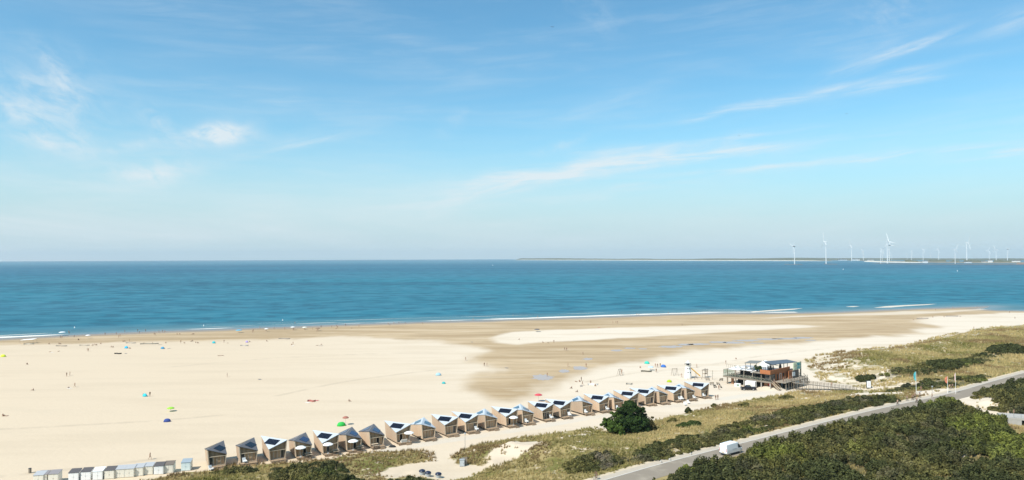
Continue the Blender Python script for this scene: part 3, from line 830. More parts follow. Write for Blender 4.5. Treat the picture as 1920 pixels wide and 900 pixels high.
def make_cabin(kind, roofmat, solarmat, solar2=None, door=None, deck=True):
    """kind 'valley': low front-left corner; kind 'peak': high front-left corner. x across, y back, origin front-left on the sand"""
    root = empty('beach_cabin')
    hFL, hFR, hBR, hBL = (2.5, 4.15, 2.4, 4.15) if kind == 'valley' else (3.8, 2.3, 3.7, 2.3)
    fl = .085                                        # the side walls lean outwards
    FL = (-fl * hFL, 0, CF + hFL); FR = (CW + fl * hFR, 0, CF + hFR); BR = (CW + fl * hBR, CL, CF + hBR); BL = (-fl * hBL, CL, CF + hBL)
    th = 0.14
    # walls
    w = MB()
    w.slab([(0, 0, CF), (0, CL, CF), BL, FL], th, (-1, 0, .08))
    w.slab([(CW, 0, CF), (CW, CL, CF), BR, FR], th, (1, 0, .08))
    wl = w.build('wall', M_['clad'], root)
    bw = MB(); bw.slab([(th + .003, CL - .003, CF), (CW - th - .003, CL - .003, CF), (BR[0] - .17, CL - .003, BR[2] - .02), (BL[0] + .17, CL - .003, BL[2] - .02)], th, (0, 1, 0)); bw.build('back_wall', M_['clad'], root)
    # roof: two triangles meeting on the diagonal
    up = 0.06; ov = 0.10
    def o(p):
        return (p[0] + (ov if p[0] > CW / 2 else -ov), p[1] + (ov if p[1] > CL / 2 else -ov), p[2] + up)
    rf = MB()
    tris = [(o(FL), o(FR), o(BL)), (o(BR), o(BL), o(FR))] if kind == 'valley' else [(o(FR), o(BR), o(FL)), (o(BL), o(FL), o(BR))]
    for tr in tris: 
        n = (Vector(tr[1]) - Vector(tr[0])).cross(Vector(tr[2]) - Vector(tr[0])).normalized()
        if n.z < 0: n = -n
        rf.slab(tr, 0.12, n)
    r = rf.build('roof', roofmat, root)
    # folded edge trim, standing 3 mm proud
    def panel(tri, sm, along, across, s0_, c0):
        a, r0, r1 = [Vector(q) for q in tri]         # a = low corner, r0-r1 the ridge
        n = (r0 - a).cross(r1 - a).normalized()
        if n.z < 0: n = -n
        e = (r1 - r0).normalized(); L = (r1 - r0).length
        g = n.cross(e)
        if (a - r0).dot(g) < 0: g = -g
        ctr = r0 + e * (L * s0_) + g * ((a - r0).dot(g) * c0) + n * 0.07
        mb = MB()
        pts = [ctr - e * along / 2 - g * across / 2, ctr + e * along / 2 - g * across / 2, ctr + e * along / 2 + g * across / 2, ctr - e * along / 2 + g * across / 2]
        mb.slab(pts, 0.045, n); mb.build('solar_panel', sm, root)
    if kind == 'valley':
        panel((o(FL), o(BL), o(FR)), solarmat, 3.55, 1.85, .59, .37)
    else:
        panel((o(FR), o(FL), o(BR)), solarmat, 3.05, 1.75, .41, .37)
        panel((o(BL), o(BR), o(FL)), solar2 or solarmat, 3.05, 1.75, .41, .37)
    # recessed front
    rc = 0.48
    zb = CF + 1.95
    tl = CF + hFL + (CF * 0) ; dz = (hFR - hFL)
    def xl(zz): return -fl * (zz - CF) + th + .01
    def xr(zz): return CW + fl * (zz - CF) - th - .01
    zl, zr = max(zb + .22, CF + hFL - .12), max(zb + .22, CF + hFR - .12)
    up_ = MB(); up_.slab([(xl(zb + .16), rc, zb + .16), (xr(zb + .16), rc, zb + .16), (xr(zr), rc, zr), (xl(zl), rc, zl)], .06, (0, -1, 0))
    up_.build('gable_screen', M_['facade'], root)
    bm_ = MB(); bm_.slab([(xl(zb), .02, zb), (xr(zb), .02, zb), (xr(zb), .02, zb + .16), (xl(zb), .02, zb + .16)], .14, (0, -1, 0)); bm_.build('beam', M_['beam'], root)
    for x0_, sgn, hh in ((0, -1, hFL), (CW, 1, hFR)):
        xt = x0_ + sgn * fl * (hh - .05); a_, b_ = (x0_ + .02 * sgn, x0_ - sgn * (th + .03)), (xt + .02 * sgn, xt - sgn * (th + .03))
        pt = MB(); pt.slab([(a_[0], -.055, CF), (a_[1], -.055, CF), (b_[1], -.055, CF + hh - .05), (b_[0], -.055, CF + hh - .05)], .05, (0, -1, 0)); pt.build('front_post', M_['beam'], root)
    gw = CW - 2 * th - .06
    for i in range(4):
        x0 = th + .03 + gw * i / 4; x1 = x0 + gw / 4 - .02
        openp = (door is not None and i == door)
        f = MB(); 
        f.box(((x0 + x1) / 2, rc, CF + .04), (x1 - x0, .07, .07)); f.box(((x0 + x1) / 2, rc, zb - .05), (x1 - x0, .07, .09))
        for xx in (x0 + .035, x1 - .035): f.box((xx, rc, CF + .075 + (zb - CF - .17) / 2), (.07, .066, zb - CF - .17))
        fr = f.build('door' if openp else 'window', M_['beam'], root)
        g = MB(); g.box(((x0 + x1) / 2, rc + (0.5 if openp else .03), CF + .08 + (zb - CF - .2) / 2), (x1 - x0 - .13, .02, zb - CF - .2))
        g.build('pane', M_['dark'] if openp else (M_['glass'] if random.random() < .12 else M_['curtain']), fr)  # an open door gets a black sheet painted as the shade indoors
    # floor frame on stilts, deck and steps
    flo = MB(); flo.box((CW / 2, CL / 2, CF - .075), (CW - .02, CL - .02, .14))
    flo.build('floor_frame', M_['greywood'], root)
    for yy in (.3, CL / 2, CL - .3):
        for xx in (.35, CW - .35):
            st = MB(); st.box((xx, yy, (CF - .2) / 2 - .15), (.22, .22, CF - .2 + .3)); st.build('stilt', M_['greywood'], root)
    dk_ = MB(); dk_.box((CW / 2, -.72, CF - .05), (CW, 1.30, .09))
    d = dk_.build('deck', M_['decking'], root)
    sk = MB()
    for zz in (.05, .21): sk.box((CW / 2, -1.35, zz + .08), (CW - .1, .04, .11))
    for xx in (.1, CW / 2, CW - .1): sk.box((xx, -1.28, .16), (.1, .1, .52))
    sk.build('deck_skirt', M_['decking'], root)
    sp = MB(); sp.box((CW * .72, -1.58, .27), (1.3, .36, .06)); sp.box((CW * .72, -1.9, .10), (1.3, .36, .06)); sp.build('step', M_['decking'], root)
    return root

CABS = [  # front-left foot of the wall in the photo, kind, look
    (391.3, 875.2, 'p', 0), (450.7, 868, 'p', 0), (506, 863.3, 'v', 0), (554.5, 856.8, 'p', 1), (605.8, 850.8, 'v', 1), (650.6, 844.6, 'p', 2), (694.4, 837.7, 'p', 2), (744, 829.8, 'v', 1),
    (792.4, 823, 'p', 3), (835, 815.3, 'v', 0), (874, 809.2, 'v', 0), (910.8, 803.8, 'p', 3), (949.4, 798.4, 'v', 1), (980.7, 793.4, 'p', 3), (1017.8, 787, 'v', 2), (1051.3, 782, 'v', 0),
    (1092.9, 775.6, 'p', 3), (1124, 771, 'v', 0), (1152.2, 767.8, 'p', 3), (1181, 762.5, 'v', 0), (1210.7, 758, 'v', 0), (1236.7, 755.4, 'p', 3), (1263.3, 751.6, 'v', 0), (1287.8, 748.8, 'p', 3), (1315, 744.3, 'v', 0)]
CAB_LABEL = [
    'dark roofed cabin at the far left end of the row, white chair in front',
    'dark roofed timber cabin second from the left, its foot hidden by dune scrub',
    'pale roofed timber cabin third from the left with shut front, between two dark roofed ones',
    'dark roofed timber cabin with white parasol between two pale roofed cabins',
    'pale roofed timber cabin with white parasol, to the left of the green dome tent',
    'dark roofed timber cabin in front of the green dome tent, white parasol on its deck',
    'dark roofed timber cabin with two blue panels and an open door, no parasol',
    'pale roofed timber cabin with open dark door and low white parasol above the pad',
    'pale peaked timber cabin with two teal panels, ninth from the left',
    'pale roofed timber cabin tenth from the left with closed brown front',
    'pale roofed timber cabin directly above the lamp post',
    'pale peaked timber cabin twelfth from the left, to the right of the lamp post',
    'pale roofed timber cabin with a white parasol in the middle of the row',
    'pale peaked timber cabin fourteenth from the left, white chair beside its front',
    'pale roofed timber cabin with red parasol showing behind its roof',
    'pale roofed timber cabin sixteenth from the left, next to one with a dark open door',
    'pale peaked timber cabin above the sandy dune tip, seventeenth from the left',
    'pale roofed timber cabin second to the left of the big bush',
    'pale peaked timber cabin just left of the top of the big bush',
    'pale roofed timber cabin whose front foot is hidden by the big bush',
    'pale roofed timber cabin just right of the big bush, fifth from the right end',
    'pale peaked timber cabin fourth from the right end of the row',
    'pale roofed timber cabin third from the right end, white chairs on its deck',
    'pale peaked timber cabin second from the right end, seen below the white lighthouse',
    'pale roofed timber cabin at the far right end of the row, nearest the pavilion']
PROTO = {}
cab_objs = []
for i, (px, py, kd, look) in enumerate(CABS):
    key = (kd, look)
    if key not in PROTO:
        if kd == 'v': o = make_cabin('valley', M_['zinc'], M_['solar'], door={0: None, 1: 1, 2: 0}[look])
        else: o = make_cabin('peak', M_['zinc_shaded'] if look < 3 else M_['zinc'], {0: M_['solar'], 1: M_['solarblue'], 2: M_['solarblue'], 3: M_['solarteal']}[look], door={0: None, 1: 2, 2: 2, 3: None}[look])
        PROTO[key] = o
    else: o = dup(PROTO[key])
    p = G(px, py, CF)
    o.location = (p.x, p.y, p.z); o.rotation_euler = (0, 0, R({0: 28, 1: 28, 2: 31, 3: 30, 4: 32}.get(i, 33.4)) + random.uniform(-.02, .02))
    tag(o, CAB_LABEL[i], 'beach cabin', 'timber beach cabins in a long row')
    cab_objs.append(o)

def on_cabin(i, x, y, zz):
    o = cab_objs[i]; q = Matrix.Rotation(o.rotation_euler.z, 3, 'Z') @ Vector((x, y, zz)); return o.location + q

# parasols
def make_parasol(col, r=1.25, h=2.2, closed=False):
    root = empty('parasol')
    c = MB(); n = 10
    vs = [(0, 0, h + .42)]; 
    for k in range(n):
        a = 2 * math.pi * k / n; vs.append((r * math.cos(a) * .55, r * math.sin(a) * .55, h + .30))
    for k in range(n):
        a = 2 * math.pi * k / n; vs.append((r * math.cos(a), r * math.sin(a), h + .02))
    for k in range(n):
        a = 2 * math.pi * k / n; vs.append((r * math.cos(a) * 1.0, r * math.sin(a) * 1.0, h - .13))
    vs.append((0, 0, h + .2))
    fs = [(0, 1 + k, 1 + (k + 1) % n) for k in range(n)]
    for rr in (0, 1): fs += [(1 + rr * n + k, 1 + (rr + 1) * n + k, 1 + (rr + 1) * n + (k + 1) % n, 1 + rr * n + (k + 1) % n) for k in range(n)]
    fs += [(1 + 2 * n + (k + 1) % n, 1 + 2 * n + k, 1 + 3 * n) for k in range(n)]
    c.add(vs, fs); c.build('canopy', cmat(col), root)
    p = MB(); p.tube((0, 0, -.05), (0, 0, h + .5), .03, n=6); p.build('pole', M_['greymetal'], root)
    b = MB(); b.lathe([(.28, 0), (.28, .06), (.06, .12)]); b.build('base', M_['greymetal'], root)
    return root
par = make_parasol((.80, .79, .76))
for j, (ci, x, y, lab) in enumerate(((3, 1.0, -.7, 'white parasol on the deck of the dark roofed cabin between two pale ones'), (4, 1.0, -.6, 'white parasol on the deck of the pale cabin left of the green tent'),
                                     (5, 1.3, -.7, 'white parasol on the deck of the dark cabin in front of the green tent'), (7, 3.0, -.8, 'low white parasol at the right side of the deck above the track fork'),
                                     (12, 1.9, -.8, 'white parasol on a deck in the middle of the cabin row'))):
    o = par if j == 0 else dup(par)
    o.location = on_cabin(ci, x, y, CF + .0); tag(o, lab, 'parasol', 'white parasols on the cabin decks')
def parasol_at(px, py, col, lab, r=1.2, h=2.0):
    o = make_parasol(col, r, h); o.location = G(px, py); tag(o, lab, 'parasol', 'parasols on the beach'); return o

# deck furniture
def make_chair(col):
    root = empty('deck_chair')
    s = MB(); s.box((0, 0, .42), (.75, .85, .16)); s.build('seat', cmat(col), root)
    b = MB(); b.box((0, .46, .78), (.75, .14, .75), rx=-.3); b.build('backrest', cmat(col), root)
    f = MB()
    for x in (-.36, .36):
        f.box((x, 0, .60), (.07, .8, .06))
        for y in (-.35, .35): f.box((x, y, .19), (.06, .06, .38)); f.box((x, y, .50), (.05, .05, .16))
    f.build('frame', M_['white'], root)
    return root
ch = make_chair((.80, .79, .76)); first = True
for ci, x, y, zz, rz, lab in ((0, .4, -1.5, 0, .4, 'white lounge chair leaning at the front of the leftmost cabin'), (1, .9, -.6, CF, .2, 'white chair on the deck of the second cabin from the left'), (13, 1.0, -.4, CF, .1, 'white chair in front of the fourteenth cabin'),
                              (14, 2.8, -.5, CF, .3, 'white chair beside the open dark door in the middle of the row'), (15, 2.9, -.5, CF, -.2, 'white chair on the deck of the sixteenth cabin'), (16, .9, -.4, CF, 0, 'white chair on the peaked cabin above the sandy dune tip'),
                              (17, 2.9, -.4, CF, .3, 'white chair on the deck second left of the big bush'), (18, 1.0, -.4, CF, 0, 'white chair on the deck touching the left edge of the big bush'),
                              (22, 2.5, -.5, CF, .2, 'left white chair on the deck of the third cabin from the right'), (22, 3.4, -.5, CF, -.2, 'right white chair on the deck of the third cabin from the right'),
                              (23, 3.0, -.6, CF, .2, 'white chair on the deck of the second cabin from the right'), (24, .9, -.4, CF, 0, 'white chair on the deck of the rightmost cabin'), (10, 3.0, -.6, CF, .2, 'white chair on the deck above the lamp post')):
    o = ch if first else dup(ch); first = False
    o.location = on_cabin(ci, x, y, zz); o.rotation_euler = (0, 0, CAB_RZ + rz); tag(o, lab, 'chair', 'white chairs by the cabins')
def make_table():
    root = empty('picnic_bench')
    a = MB(); a.box((0, 0, .72), (1.7, .7, .06)); a.build('tabletop', M_['beam'], root)
    for s in (-1, 1):
        b = MB(); b.box((0, s * .72, .44), (1.7, .26, .05)); b.build('seat', M_['beam'], root)
    for x in (-.6, .6):
        l = MB(); l.box((x, 0, .40), (.09, 1.5, .08))
        for s in (-1, 1): l.tube((x, s * .62, 0), (x, s * .22, .69), .045, n=4)
        l.build('leg', M_['greywood'], root)
    return root
pb = make_table(); first = True
for ci, x, y, lab in ((3, 2.8, -.75, 'wooden bench table beside the parasol on the fourth deck'), (4, 2.8, -.75, 'wooden bench table beside the parasol on the fifth deck'), (5, 3.0, -.75, 'wooden bench table on the deck in front of the green tent'), (6, .9, -.75, 'wooden bench table on the deck of the cabin with two blue panels')):
    o = pb if first else dup(pb); first = False
    o.location = on_cabin(ci, x, y, CF); o.rotation_euler = (0, 0, CAB_RZ); tag(o, lab, 'picnic bench', 'wooden bench tables on the decks')
# pale bench screen on the eighth deck
o = empty('deck_sofa', on_cabin(7, 1.6, -.75, CF), CAB_RZ); tag(o, 'pale boxy garden sofa on the deck left of the low parasol', 'sofa')
a = MB(); a.box((0, 0, .22), (1.7, .7, .40)); a.build('seat', cmat((.62, .57, .49)), o, bevel=.03)
a = MB(); a.box((0, -.30, .62), (1.7, .16, .38)); a.build('backrest', cmat((.62, .57, .49)), o, bevel=.03)

# ------------------------------------------------------------------ little white lockers at the bottom left
def make_locker(body, roof, w=1.95, d=2.0, h=1.85, rise=.35):
    root = empty('beach_locker')
    b = MB(); b.loft([[(0, 0, .06), (w, 0, .06), (w, 0, h), (0, 0, h)], [(0, d, .06), (w, d, .06), (w, d, h + rise), (0, d, h + rise)]]); b.build('wall', body, root)
    r = MB(); r.slab([(-.06, -.10, h + .06), (w + .06, -.10, h + .06), (w + .06, d + .08, h + rise + .08), (-.06, d + .08, h + rise + .08)], .055, (0, -.17, .98)); r.build('roof', roof, root)
    for s in (0, 1):
        dd = MB(); dd.box((w * (.27 + .46 * s), -.015, .96), (w * .44, .026, 1.66)); dr = dd.build('door', body, root)
        hd = MB(); hd.box((w * (.5 + (-.04 if s == 0 else .04)), -.04, .95), (.03, .03, .18)); hd.build('handle', M_['steel'], dr)
    k = MB(); 
    for x in (.12, w - .12): k.box((x, d / 2, .0), (.12, d, .12))
    k.build('skid', M_['greywood'], root)
    return root
LK = [(62, 909, 'cream', 'greyroof', 'locker with grey roof at the very bottom left, cut by the picture edge'), (68.5, 908, 'cream', 'zinc_shaded2', 'grey roofed locker second from the left, only its roof in the picture'), (90, 906.5, 'cream', 'zinc_shaded2', 'grey roofed locker third from the left, only its roof in the picture'),
      (128, 904, 'white', 'darkroof', 'dark roofed white locker on its own gap, left of the narrow one'), (151, 902, 'white', 'darkroof', 'narrow dark roofed locker left of the all white one'),
      (173.5, 901, 'white', 'white', 'all white locker with white roof, tallest looking of the row'), (195.5, 899, 'cream', 'darkroof', 'cream locker with dark roof right of the all white one'),
      (215.3, 897.2, 'cream', 'greyroof', 'cream locker with pale grey roof, first of four alike'), (232.8, 895.8, 'cream', 'greyroof', 'cream locker with pale grey roof, second of four alike'),
      (250.3, 893.6, 'cream', 'greyroof', 'cream locker with pale grey roof, third of four alike'), (268.2, 891.4, 'cream', 'greyroof', 'cream locker with pale grey roof, fourth of four alike'),
      (288.3, 890.4, 'white', 'darkroof', 'white locker with black roof beside the four pale roofed ones'), (307, 888.2, 'cream', 'brownroof', 'cream locker with brown roof next to the dune grass'), (339.5, 884, 'mint', 'blueroof', 'pale mint locker with slate roof standing apart')]
M_['zinc_shaded2'] = mat('warm_grey_roofing', (0.27, 0.24, 0.235), 0.6); M_['brownroof'] = mat('brown_roofing', (0.17, 0.135, 0.105), 0.7)
PL = {}
for px, py, bd, rf, lab in LK:
    if (bd, rf) in PL: o = dup(PL[(bd, rf)])
    else: o = PL[(bd, rf)] = make_locker(M_[bd], M_[rf])
    o.location = G(px, py); o.rotation_euler = (0, 0, .20); tag(o, lab, 'beach locker', 'small beach lockers in a row')

# ------------------------------------------------------------------ vehicles
def wheel(name_parent, x, y, r, w):
    wb = MB(); wb.tube((x, y - w / 2, r), (x, y + w / 2, r), r * .98, n=18)
    wh = wb.build('wheel', M_['rubber'], name_parent, bevel=.02)
    rb = MB(); s = 1 if y > 0 else -1
    rb.tube((x, y + s * w * .30, r), (x, y + s * (w / 2 + .012), r), r * .62, n=14); rb.build('rim', M_['steel'], wh)
    return wh

def section(x, hw_b, hw_m, hw_t, z0, zm, zt, hw_c=None):
    """closed cross-section of a car body at x"""
    rr = .10
    pts = [(-hw_b, z0), (-hw_m, z0 + .22), (-hw_m, zm), (-hw_t - .02, zt - rr), (-hw_t + rr, zt), (hw_t - rr, zt), (hw_t + .02, zt - rr), (hw_m, zm), (hw_m, z0 + .22), (hw_b, z0)]
    return [(x, y, z_) for y, z_ in pts]

def make_van():
    root = empty('delivery_van')
    b = MB()
    secs = [section(-2.72, .84, .93, .80, .46, 1.2, 2.36), section(-2.66, .90, .99, .86, .36, 1.2, 2.46), section(-1.0, .92, 1.0, .87, .33, 1.2, 2.52), section(.75, .92, 1.0, .86, .33, 1.2, 2.52),
            section(1.25, .92, 1.0, .82, .33, 1.2, 2.38), section(1.62, .92, 1.0, .78, .33, 1.18, 2.02), section(2.02, .90, .98, .80, .34, 1.12, 1.55), section(2.15, .90, .97, .82, .34, 1.08, 1.30), section(2.62, .82, .88, .70, .36, .90, 1.12), section(2.78, .70, .74, .58, .44, .78, .98)]
    b.loft(secs); body = b.build('body', M_['vanwhite'], root, smooth=False, bevel=.04)
    g = MB(); g.slab([(1.36, -.74, 2.27), (1.36, .74, 2.27), (2.08, .78, 1.44), (2.08, -.78, 1.44)], .03, (.75, 0, .65)); ws = g.build('windscreen', M_['glass'], root); ws.location = (.055, 0, .04)
    for s in (-1, 1):
        g = MB(); g.slab([(1.05, s * .985, 1.34), (1.98, s * .985, 1.34), (1.55, s * .90, 1.98), (1.12, s * .89, 2.08)], .02, (0, s, .17)); w_ = g.build('side_window', M_['glass'], root); w_.location = (0, s * .025, 0)
        for x in (-1.65, 1.75): wheel(root, x, s * .86, .34, .22)
        g = MB(); g.box((2.64, s * .62, .92), (.22, .30, .20), rz=-s * .25); g.build('headlight', M_['lamp'], root, bevel=.03)
        g = MB(); g.box((-2.715, s * .84, 1.25), (.05, .10, .62)); g.build('taillight', M_['red'], root)
        g = MB(); g.box((1.95, s * 1.10, 1.52), (.12, .20, .30)); g.build('mirror', M_['grey_plastic'], root, bevel=.03)
        g = MB(); g.box((-.1, s * 1.012, .47), (3.1, .03, .16)); g.build('side_skirt', M_['grey_plastic'], root)
        g = MB(); g.box((-2.735, s * .40, 1.42), (.02, .74, 1.72)); d = g.build('rear_door', M_['vanwhite'], root, bevel=.01)
        h = MB(); h.box((-2.76, s * .07, 1.15), (.03, .05, .16)); h.build('handle', M_['grey_plastic'], d)
        g = MB(); g.box((-.35 + .2, s * 1.008, 1.28), (1.5, .016, .05)); g.build('trim_strip', M_['greymetal'], root)
    g = MB(); g.box((-2.74, 0, .46), (.18, 1.80, .22)); g.build('bumper', M_['grey_plastic'], root, bevel=.03)
    g = MB(); g.box((2.74, 0, .50), (.20, 1.50, .24)); g.build('bumper', M_['grey_plastic'], root, bevel=.04)
    g = MB(); g.box((-2.80, 0, .80), (.02, .50, .11)); g.build('number_plate', M_['yellow'], root)
    return root
p = G(1371, 851)
def road_dir(p):
    k = int(np.argmin((ROAD_C[:, 0] - p.x) ** 2 + (ROAD_C[:, 1] - p.y) ** 2)); q = ROAD_C[k + 1] - ROAD_C[k - 1]; return math.atan2(q[1], q[0]), ROAD_C[k]
a, q = road_dir(p)
o = make_van(); o.scale = (1.05, 1.05, 1.05); o.location = (p.x, p.y, RZ + .02); o.rotation_euler = (0, 0, a); tag(o, 'white delivery van with high roof driving along the dune road', 'van')

def make_pickup():
    root = empty('pickup_truck')
    b = MB()
    b.loft([section(-2.6, .80, .90, .86, .50, .98, 1.08), section(-2.5, .84, .94, .90, .42, 1.0, 1.12), section(.9, .86, .95, .90, .40, 1.0, 1.12), section(1.1, .86, .95, .88, .40, .98, 1.10), section(2.3, .82, .92, .80, .42, .90, 1.02), section(2.62, .74, .82, .70, .50, .80, .92)])
    b.build('body', M_['black'], root, bevel=.03)
    c = MB(); c.loft([section(-.75, .80, .88, .72, 1.05, 1.2, 1.60), section(-.45, .82, .88, .72, 1.05, 1.2, 1.78), section(.55, .82, .88, .72, 1.05, 1.2, 1.78), section(1.25, .80, .86, .66, 1.03, 1.1, 1.25)])
    c.build('cab', M_['black'], root, bevel=.03)
    for s in (-1, 1):
        g = MB(); g.slab([(-.6, s * .885, 1.24), (1.0, s * .875, 1.24), (.55, s * .775, 1.66), (-.45, s * .775, 1.66)], .02, (0, s, .25)); w_ = g.build('side_window', M_['glass'], root); w_.location = (0, s * .022, 0)
        for x in (-1.55, 1.65): wheel(root, x, s * .82, .37, .24)
        g = MB(); g.box((2.58, s * .58, .84), (.16, .3, .14)); g.build('headlight', M_['lamp'], root)
        g = MB(); g.box((-2.60, s * .80, .88), (.06, .12, .28)); g.build('taillight', M_['red'], root)
    l = MB(); l.box((-1.65, 0, 1.13), (1.5, 1.5, .03)); l.build('load_bed', M_['grey_plastic'], root)
    g = MB(); g.box((2.66, 0, .55), (.14, 1.5, .22)); g.build('bumper', M_['steel'], root)
    g = MB(); g.box((-2.66, 0, .55), (.14, 1.6, .16)); g.build('bumper', M_['steel'], root)
    return root
o = make_pickup(); o.location = G(1403, 731.5); o.rotation_euler = (0, 0, math.pi - .12); tag(o, 'black pickup truck parked on the sand in front of the beach pavilion', 'pickup truck')

# ------------------------------------------------------------------ beach pavilion
O = G(1444, 729.5); O.z = BZ
PRZ = R(42)
pv = empty('beach_pavilion', O, PRZ); tag(pv, 'two storey rust red beach pavilion with glazed terrace, white awnings and roof deck', 'pavilion')
# local: x = back right, y = back left
def B(name, mt, *boxes, parent=pv, bevel=0):
    mb = MB()
    for c, s in boxes: mb.box(c, s)
    return mb.build(name, mt, parent, bevel=bevel)
M_['timberdeck'] = mat('grey_deck_timber', (0.30, 0.25, 0.19), .8, var=.2, scale=3)
M_['rail_glass'], t, b, out = new_mat('terrace_glass')
b.inputs['Base Color'].default_value = (.10, .13, .12, 1); b.inputs['Roughness'].default_value = .05; b.inputs['Transmission Weight'].default_value = .0
tcx = t.node('ShaderNodeTexCoord'); nn = t.noise(tcx.outputs['Object'], 2.0, 3)
tr = t.node('ShaderNodeBsdfTransparent', inp={'Color': (.9, .95, .93, 1)}); mx = t.node('ShaderNodeMixShader', inp={0: t.math('ADD', t.math('MULTIPLY', nn, .06), .03), 1: tr.outputs[0], 2: b.outputs[0]}); t.l.new(mx.outputs[0], out.inputs[0])
# lower storey: brick rooms and open bays under the terrace
B('lower_wall', M_['orange'], ((4.6, .4, 1.35), (6.4, .35, 2.7)), ((1.55, 2.2, 1.35), (.30, 1.3, 2.7)), ((1.55, 8.4, 1.35), (.30, 2.4, 2.7)), ((1.55, 14.4, 1.35), (.30, .9, 2.7)), ((4.6, 9.7, 1.35), (6.2, .25, 2.7)))
B('lower_door', M_['red'], ((1.62, .9, 1.15), (.12, 1.1, 2.3)))
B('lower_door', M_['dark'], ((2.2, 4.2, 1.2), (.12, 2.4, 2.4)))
B('bay_shade', M_['dark'], ((4.5, 12.0, 1.3), (.3, 4.2, 2.6)), ((4.5, 6.2, 1.3), (.3, 2.6, 2.6)))  # black slabs painted as the shade deep in the open bays
# terrace slab
B('terrace_floor', M_['timberdeck'], ((5.6, 8.3, 2.85), (11.4, 17.4, .28)))
B('fascia', M_['greywood'], ((-.13, 8.3, 2.78), (.06, 17.4, .50)), ((5.6, 17.06, 2.78), (11.4, .06, .50)))
for k, yy in enumerate((.0, 3.1, 6.2, 9.3, 12.4, 15.5)):
    B('post', M_['concrete'] if k < 4 else M_['greywood'], ((.12, yy, 1.30), (.30, .30, 2.60)))
    B('terrace_post', M_['greywood'], ((.12, yy + .0, 4.45), (.20, .20, 2.9)))
for yy in (.0, 4.1, 8.2, 12.3): B('terrace_post', M_['greywood'], ((6.4, yy + 4.0, 4.7), (.18, .18, 3.4)))
# balustrade
mb = MB()
for k in range(24): mb.box((-.06, -.1 + k * .745, 3.5), (.05, .05, 1.04))
mb.box((-.06, 8.4, 4.03), (.07, 17.2, .06)); mb.box((-.06, 8.4, 3.1), (.05, 17.2, .05))
for k in range(12): mb.box((.5 + k * .9, 17.0, 3.5), (.05, .05, 1.04))
mb.box((5.5, 17.0, 4.03), (11, .07, .06))
mb.build('balustrade', M_['greywood'], pv)
g = MB()
for k in range(23): g.box((-.06, .27 + k * .745, 3.58), (.015, .62, .78))
g.build('glass_screen', M_['rail_glass'], pv)
g = MB()
for k in range(6): g.box((-.02, 13.0 + k * .7, 4.75), (.02, .62, 1.35))
for k in range(7): g.box((.6 + k * 1.0, 17.0, 4.75), (.9, .02, 1.35))
g.build('wind_screen', M_['rail_glass'], pv)
mb = MB(); 
for k in range(7): mb.box((-.02, 12.65 + k * .7, 4.75), (.05, .06, 1.4))
for k in range(8): mb.box((.1 + k * 1.0, 17.0, 4.75), (.06, .05, 1.4))
mb.box((-.02, 14.8, 5.46), (.06, 4.3, .06)); mb.box((3.6, 17.0, 5.46), (7, .06, .06)); mb.build('screen_frame', M_['greywood'], pv)
# awnings: four sloped white cloths in frames
for k, (y0, y1, x0, x1, za, zb_) in enumerate(((-.1, 2.9, .0, 5.4, 5.75, 6.35), (3.1, 6.9, .0, 5.2, 5.75, 6.30), (7.4, 11.0, 1.2, 6.2, 5.95, 6.35), (11.3, 15.2, .1, 6.0, 5.85, 6.45))):
    s = MB(); s.slab([(x0, y0, za), (x1, y0, zb_), (x1, y1, zb_), (x0, y1, za)], .05, (-.1, 0, 1)); s.build('awning', M_['cloth_white'], pv)
    f = MB()
    for yy in (y0, y1): f.tube((x0, yy, za - .12), (x1, yy, zb_ - .12), .07, n=4)
    f.tube((x0, y0, za - .12), (x0, y1, za - .12), .08, n=4); f.build('awning_frame', M_['greywood'], pv)
# inner room moved forward, its near-black colour painting the shade under the awnings
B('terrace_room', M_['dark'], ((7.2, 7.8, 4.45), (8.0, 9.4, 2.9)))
B('grey_roof', M_['greyroof'], ((8.7, 8.4, 6.0), (5.6, 12.6, .18)))
# core block with parapet
B('upper_wall', M_['redwood'], ((7.4, -.05, 4.4), (8.2, .22, 2.8)), ((12.6, -1.0, 3.0), (4.4, .22, 5.8)))
B('glazed_corner', M_['glass'], ((1.9, .0, 4.35), (2.4, .12, 2.6)), ((.55, 1.1, 4.35), (.1, 1.9, 2.6)))
mb = MB()
for k in range(6): mb.box((.72 + k * .48, -.075, 4.35), (.07, .07, 2.7))
mb.box((1.9, -.075, 5.2), (2.5, .06, .08)); mb.build('corner_mullion', M_['greywood'], pv)
B('core', M_['redwood'], ((8.6, 2.2, 4.4), (7.0, 4.1, 2.78)))
B('parapet', M_['redwood'], ((6.1, -.25, 6.55), (13.2, .26, 1.5)), ((-.37, 1.55, 6.55), (.26, 3.34, 1.5)))
B('roof_deck', M_['timberdeck'], ((6.4, 3.1, 5.93), (13.0, 6.2, .2)))
B('window', M_['dark'], ((4.6, -.19, 4.3), (.8, .06, 2.1)), ((8.6, -.19, 4.7), (.9, .06, 1.2)))
B('door_frame', M_['white'], ((6.05, -.2, 4.2), (.12, .08, 2.3)), ((7.15, -.2, 4.2), (.12, .08, 2.3)), ((6.6, -.2, 5.41), (1.22, .08, .12)))
B('door', M_['redwood'], ((6.6, -.18, 4.1), (.98, .05, 2.3)))
